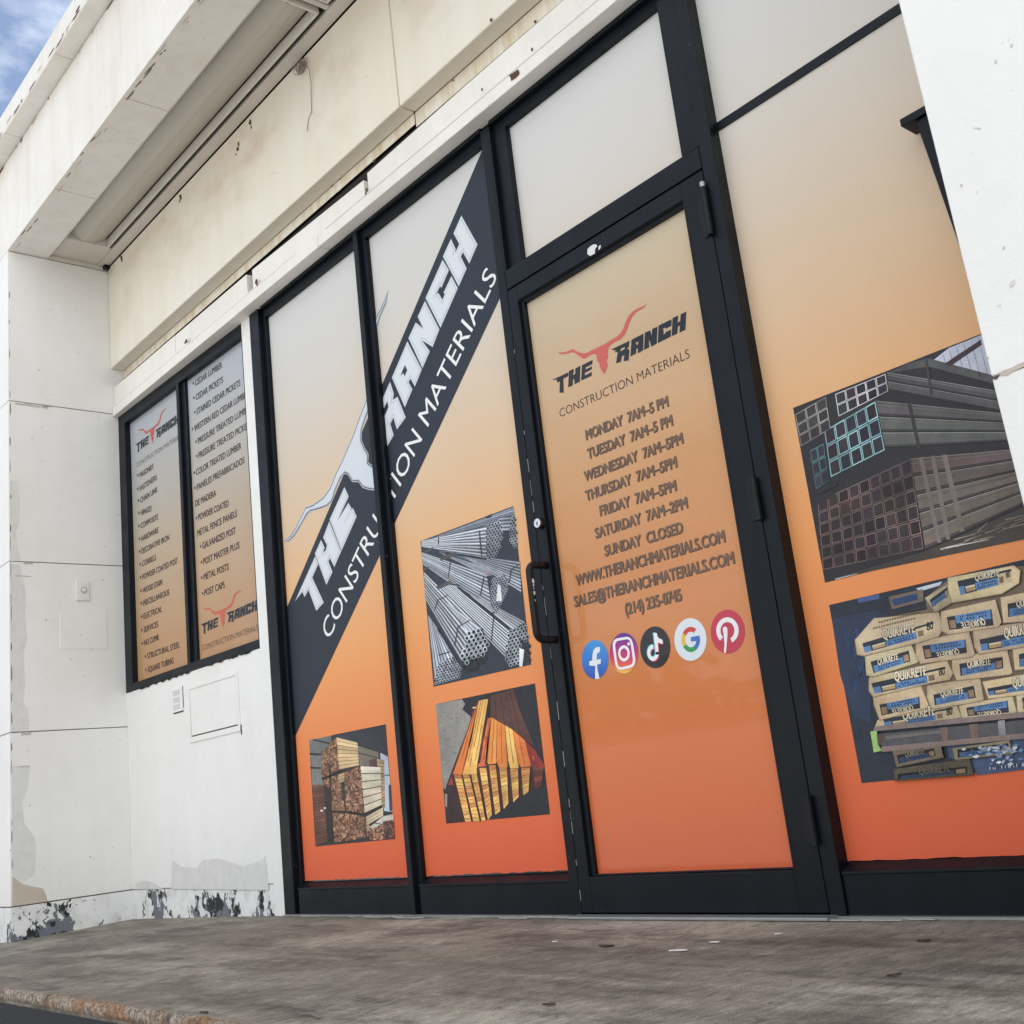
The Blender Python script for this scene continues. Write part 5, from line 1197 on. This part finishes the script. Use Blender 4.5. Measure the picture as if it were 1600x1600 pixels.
# litter on the porch
def leaf(u, v, L, ang, label, mat='leaf'):
    c = atz(u, v, 0.0); L *= .8; m = MB(); n = 9; a = []; b_ = []
    for i in range(n + 1):
        f = i / n; wd = L * .22 * math.sin(math.pi * f) ** .8; z = .002 + .004 * abs(f - .5) * L / .05
        a.append((f * L - L / 2, wd * rnd.uniform(.8, 1.2), z + .002)); b_.append((f * L - L / 2, -wd * rnd.uniform(.6, 1.2), z + .001))
    mid = [(f * L / n - L / 2, 0, .002) for f in range(n + 1)]
    Rm = Matrix.Rotation(ang, 3, 'Z'); vs = [c + Rm @ Vector(p) for p in a + mid + b_]; k = n + 1
    m.add(vs, [(i, i + 1, k + i + 1, k + i) for i in range(n)] + [(k + i, k + i + 1, 2 * k + i + 1, 2 * k + i) for i in range(n)])
    o = m.build('fallen_leaf', M[mat], origin=c); tag(o, label, 'leaf', 'dry leaves on the porch floor')
leaf(1397.5, 1526, .036, 1.0, 'dark curled leaf nearest the bottom of the porch floor, below the cement bag picture')
leaf(948, 1480, .060, .2, 'brown leaf on the porch floor just in front of the door threshold')
leaf(1444, 1472, .035, .5, 'small brown leaf on the porch floor under the right window')
leaf(858, 1572, .035, .4, 'tiny dark leaf low on the porch floor below the middle window')
leaf(319, 1584, .035, .3, 'dark leaf beside the rusted porch edge at the lower left')
leaf(735, 1433, .022, .1, 'dark speck of leaf against the sill of the second window')
def flake(u, v, L, W, ang, label):
    c = atz(u, v, 0.0); n = 11; Rm = Matrix.Rotation(ang, 3, 'Z')
    pts = [c + Rm @ Vector((L / 2 * math.cos(a) * rnd.uniform(.7, 1.1), W / 2 * math.sin(a) * rnd.uniform(.6, 1.2), .0025)) for a in [2 * math.pi * i / n for i in range(n)]]
    o = MB().prism(pts, (0, 0, .0018)).build('paint_flake', M['flake'], origin=c); tag(o, label, 'paint flake', 'white paint flakes on the porch floor')
flake(1058, 1487, .055, .022, .3, 'largest white paint flake, on the porch in front of the door')
flake(1117, 1474, .030, .014, .2, 'small white paint flake near the right half of the door threshold')
flake(1216, 1461, .024, .012, .1, 'white paint chip close to the hinge side of the door threshold')
flake(867, 1473, .018, .010, .3, 'tiny white chip on the porch floor left of the door')
m = MB(); a, b_ = atz(468, 1584, .004), atz(500, 1590, .004)
m.tube([a, a.lerp(b_, .5) + Vector((0, .004, .003)), b_], .0022, 6)
o = m.build('twig', M['wire'], origin=a); tag(o, 'short pale twig lying near the porch edge', 'twig')
# fine grit and crumbs
gm = MB()
for i in range(200):
    u, v = rnd.uniform(0, 1600), 1445 + 150 * rnd.random() ** 1.3
    c = atz(u, v, .0015); s_ = rnd.uniform(.0012, .0036)
    gm.add([c + Vector((s_ * rnd.uniform(.6, 1.3), 0, 0)), c + Vector((0, s_, 0)), c + Vector((-s_, 0, 0)), c + Vector((0, -s_, 0)), c + Vector((0, 0, s_ * .8))], [(0, 1, 4), (1, 2, 4), (2, 3, 4), (3, 0, 4)])
o = gm.build('grit', simple('grit', (0.17, 0.15, 0.13), 0.9)); tag(o, kind='stuff')

# across the lot: a low pale building and a hedge of trees, added out of view only to be reflected in the door glass
bt = empty('reflection_building', (-15, -21, -1.0)); tag(bt, 'unseen low pale building added across the parking lot to be mirrored in the door glass', 'building')
m = MB(); m.box(-30, -1.5, -26, -20, -1, 1.75); m.box(-13, -8, -26, -20.05, 1.7501, 2.35); m.build('wall', simple('pale_reflection_wall', (0.62, 0.56, 0.48), 0.8), bt)
m = MB(); m.box(-30.2, -1.3, -26.2, -19.8, 1.7502, 1.90); m.box(-13.2, -7.8, -26.2, -19.85, 2.351, 2.48); m.build('roof', simple('brown_roof_edge', (0.12, 0.09, 0.07), 0.8), bt)
tm = MB()
for i in range(5200):
    cx = rnd.uniform(-52, 14); top = 4.2 + 1.8 * math.sin(cx * .35) + 1.2 * math.sin(cx * .91 + 1); z = -1 + (top + 1) * rnd.random() ** .8
    c = Vector((cx, -34 + rnd.uniform(-2, 2), z)); s_ = rnd.uniform(.25, .55); ax = Vector((rnd.gauss(0, 1), rnd.gauss(0, 1), rnd.gauss(0, 1))).normalized(); u_ = ax.orthogonal().normalized() * s_; v_ = ax.cross(u_)
    tm.add([c + u_, c + v_, c - u_, c - v_], [(0, 1, 2, 3)])
o = tm.build('reflection_trees', simple('tree_foliage', (0.05, 0.075, 0.03), 0.8), fix=False); tag(o, kind='stuff')  # trees added out of view to darken the upper door reflection
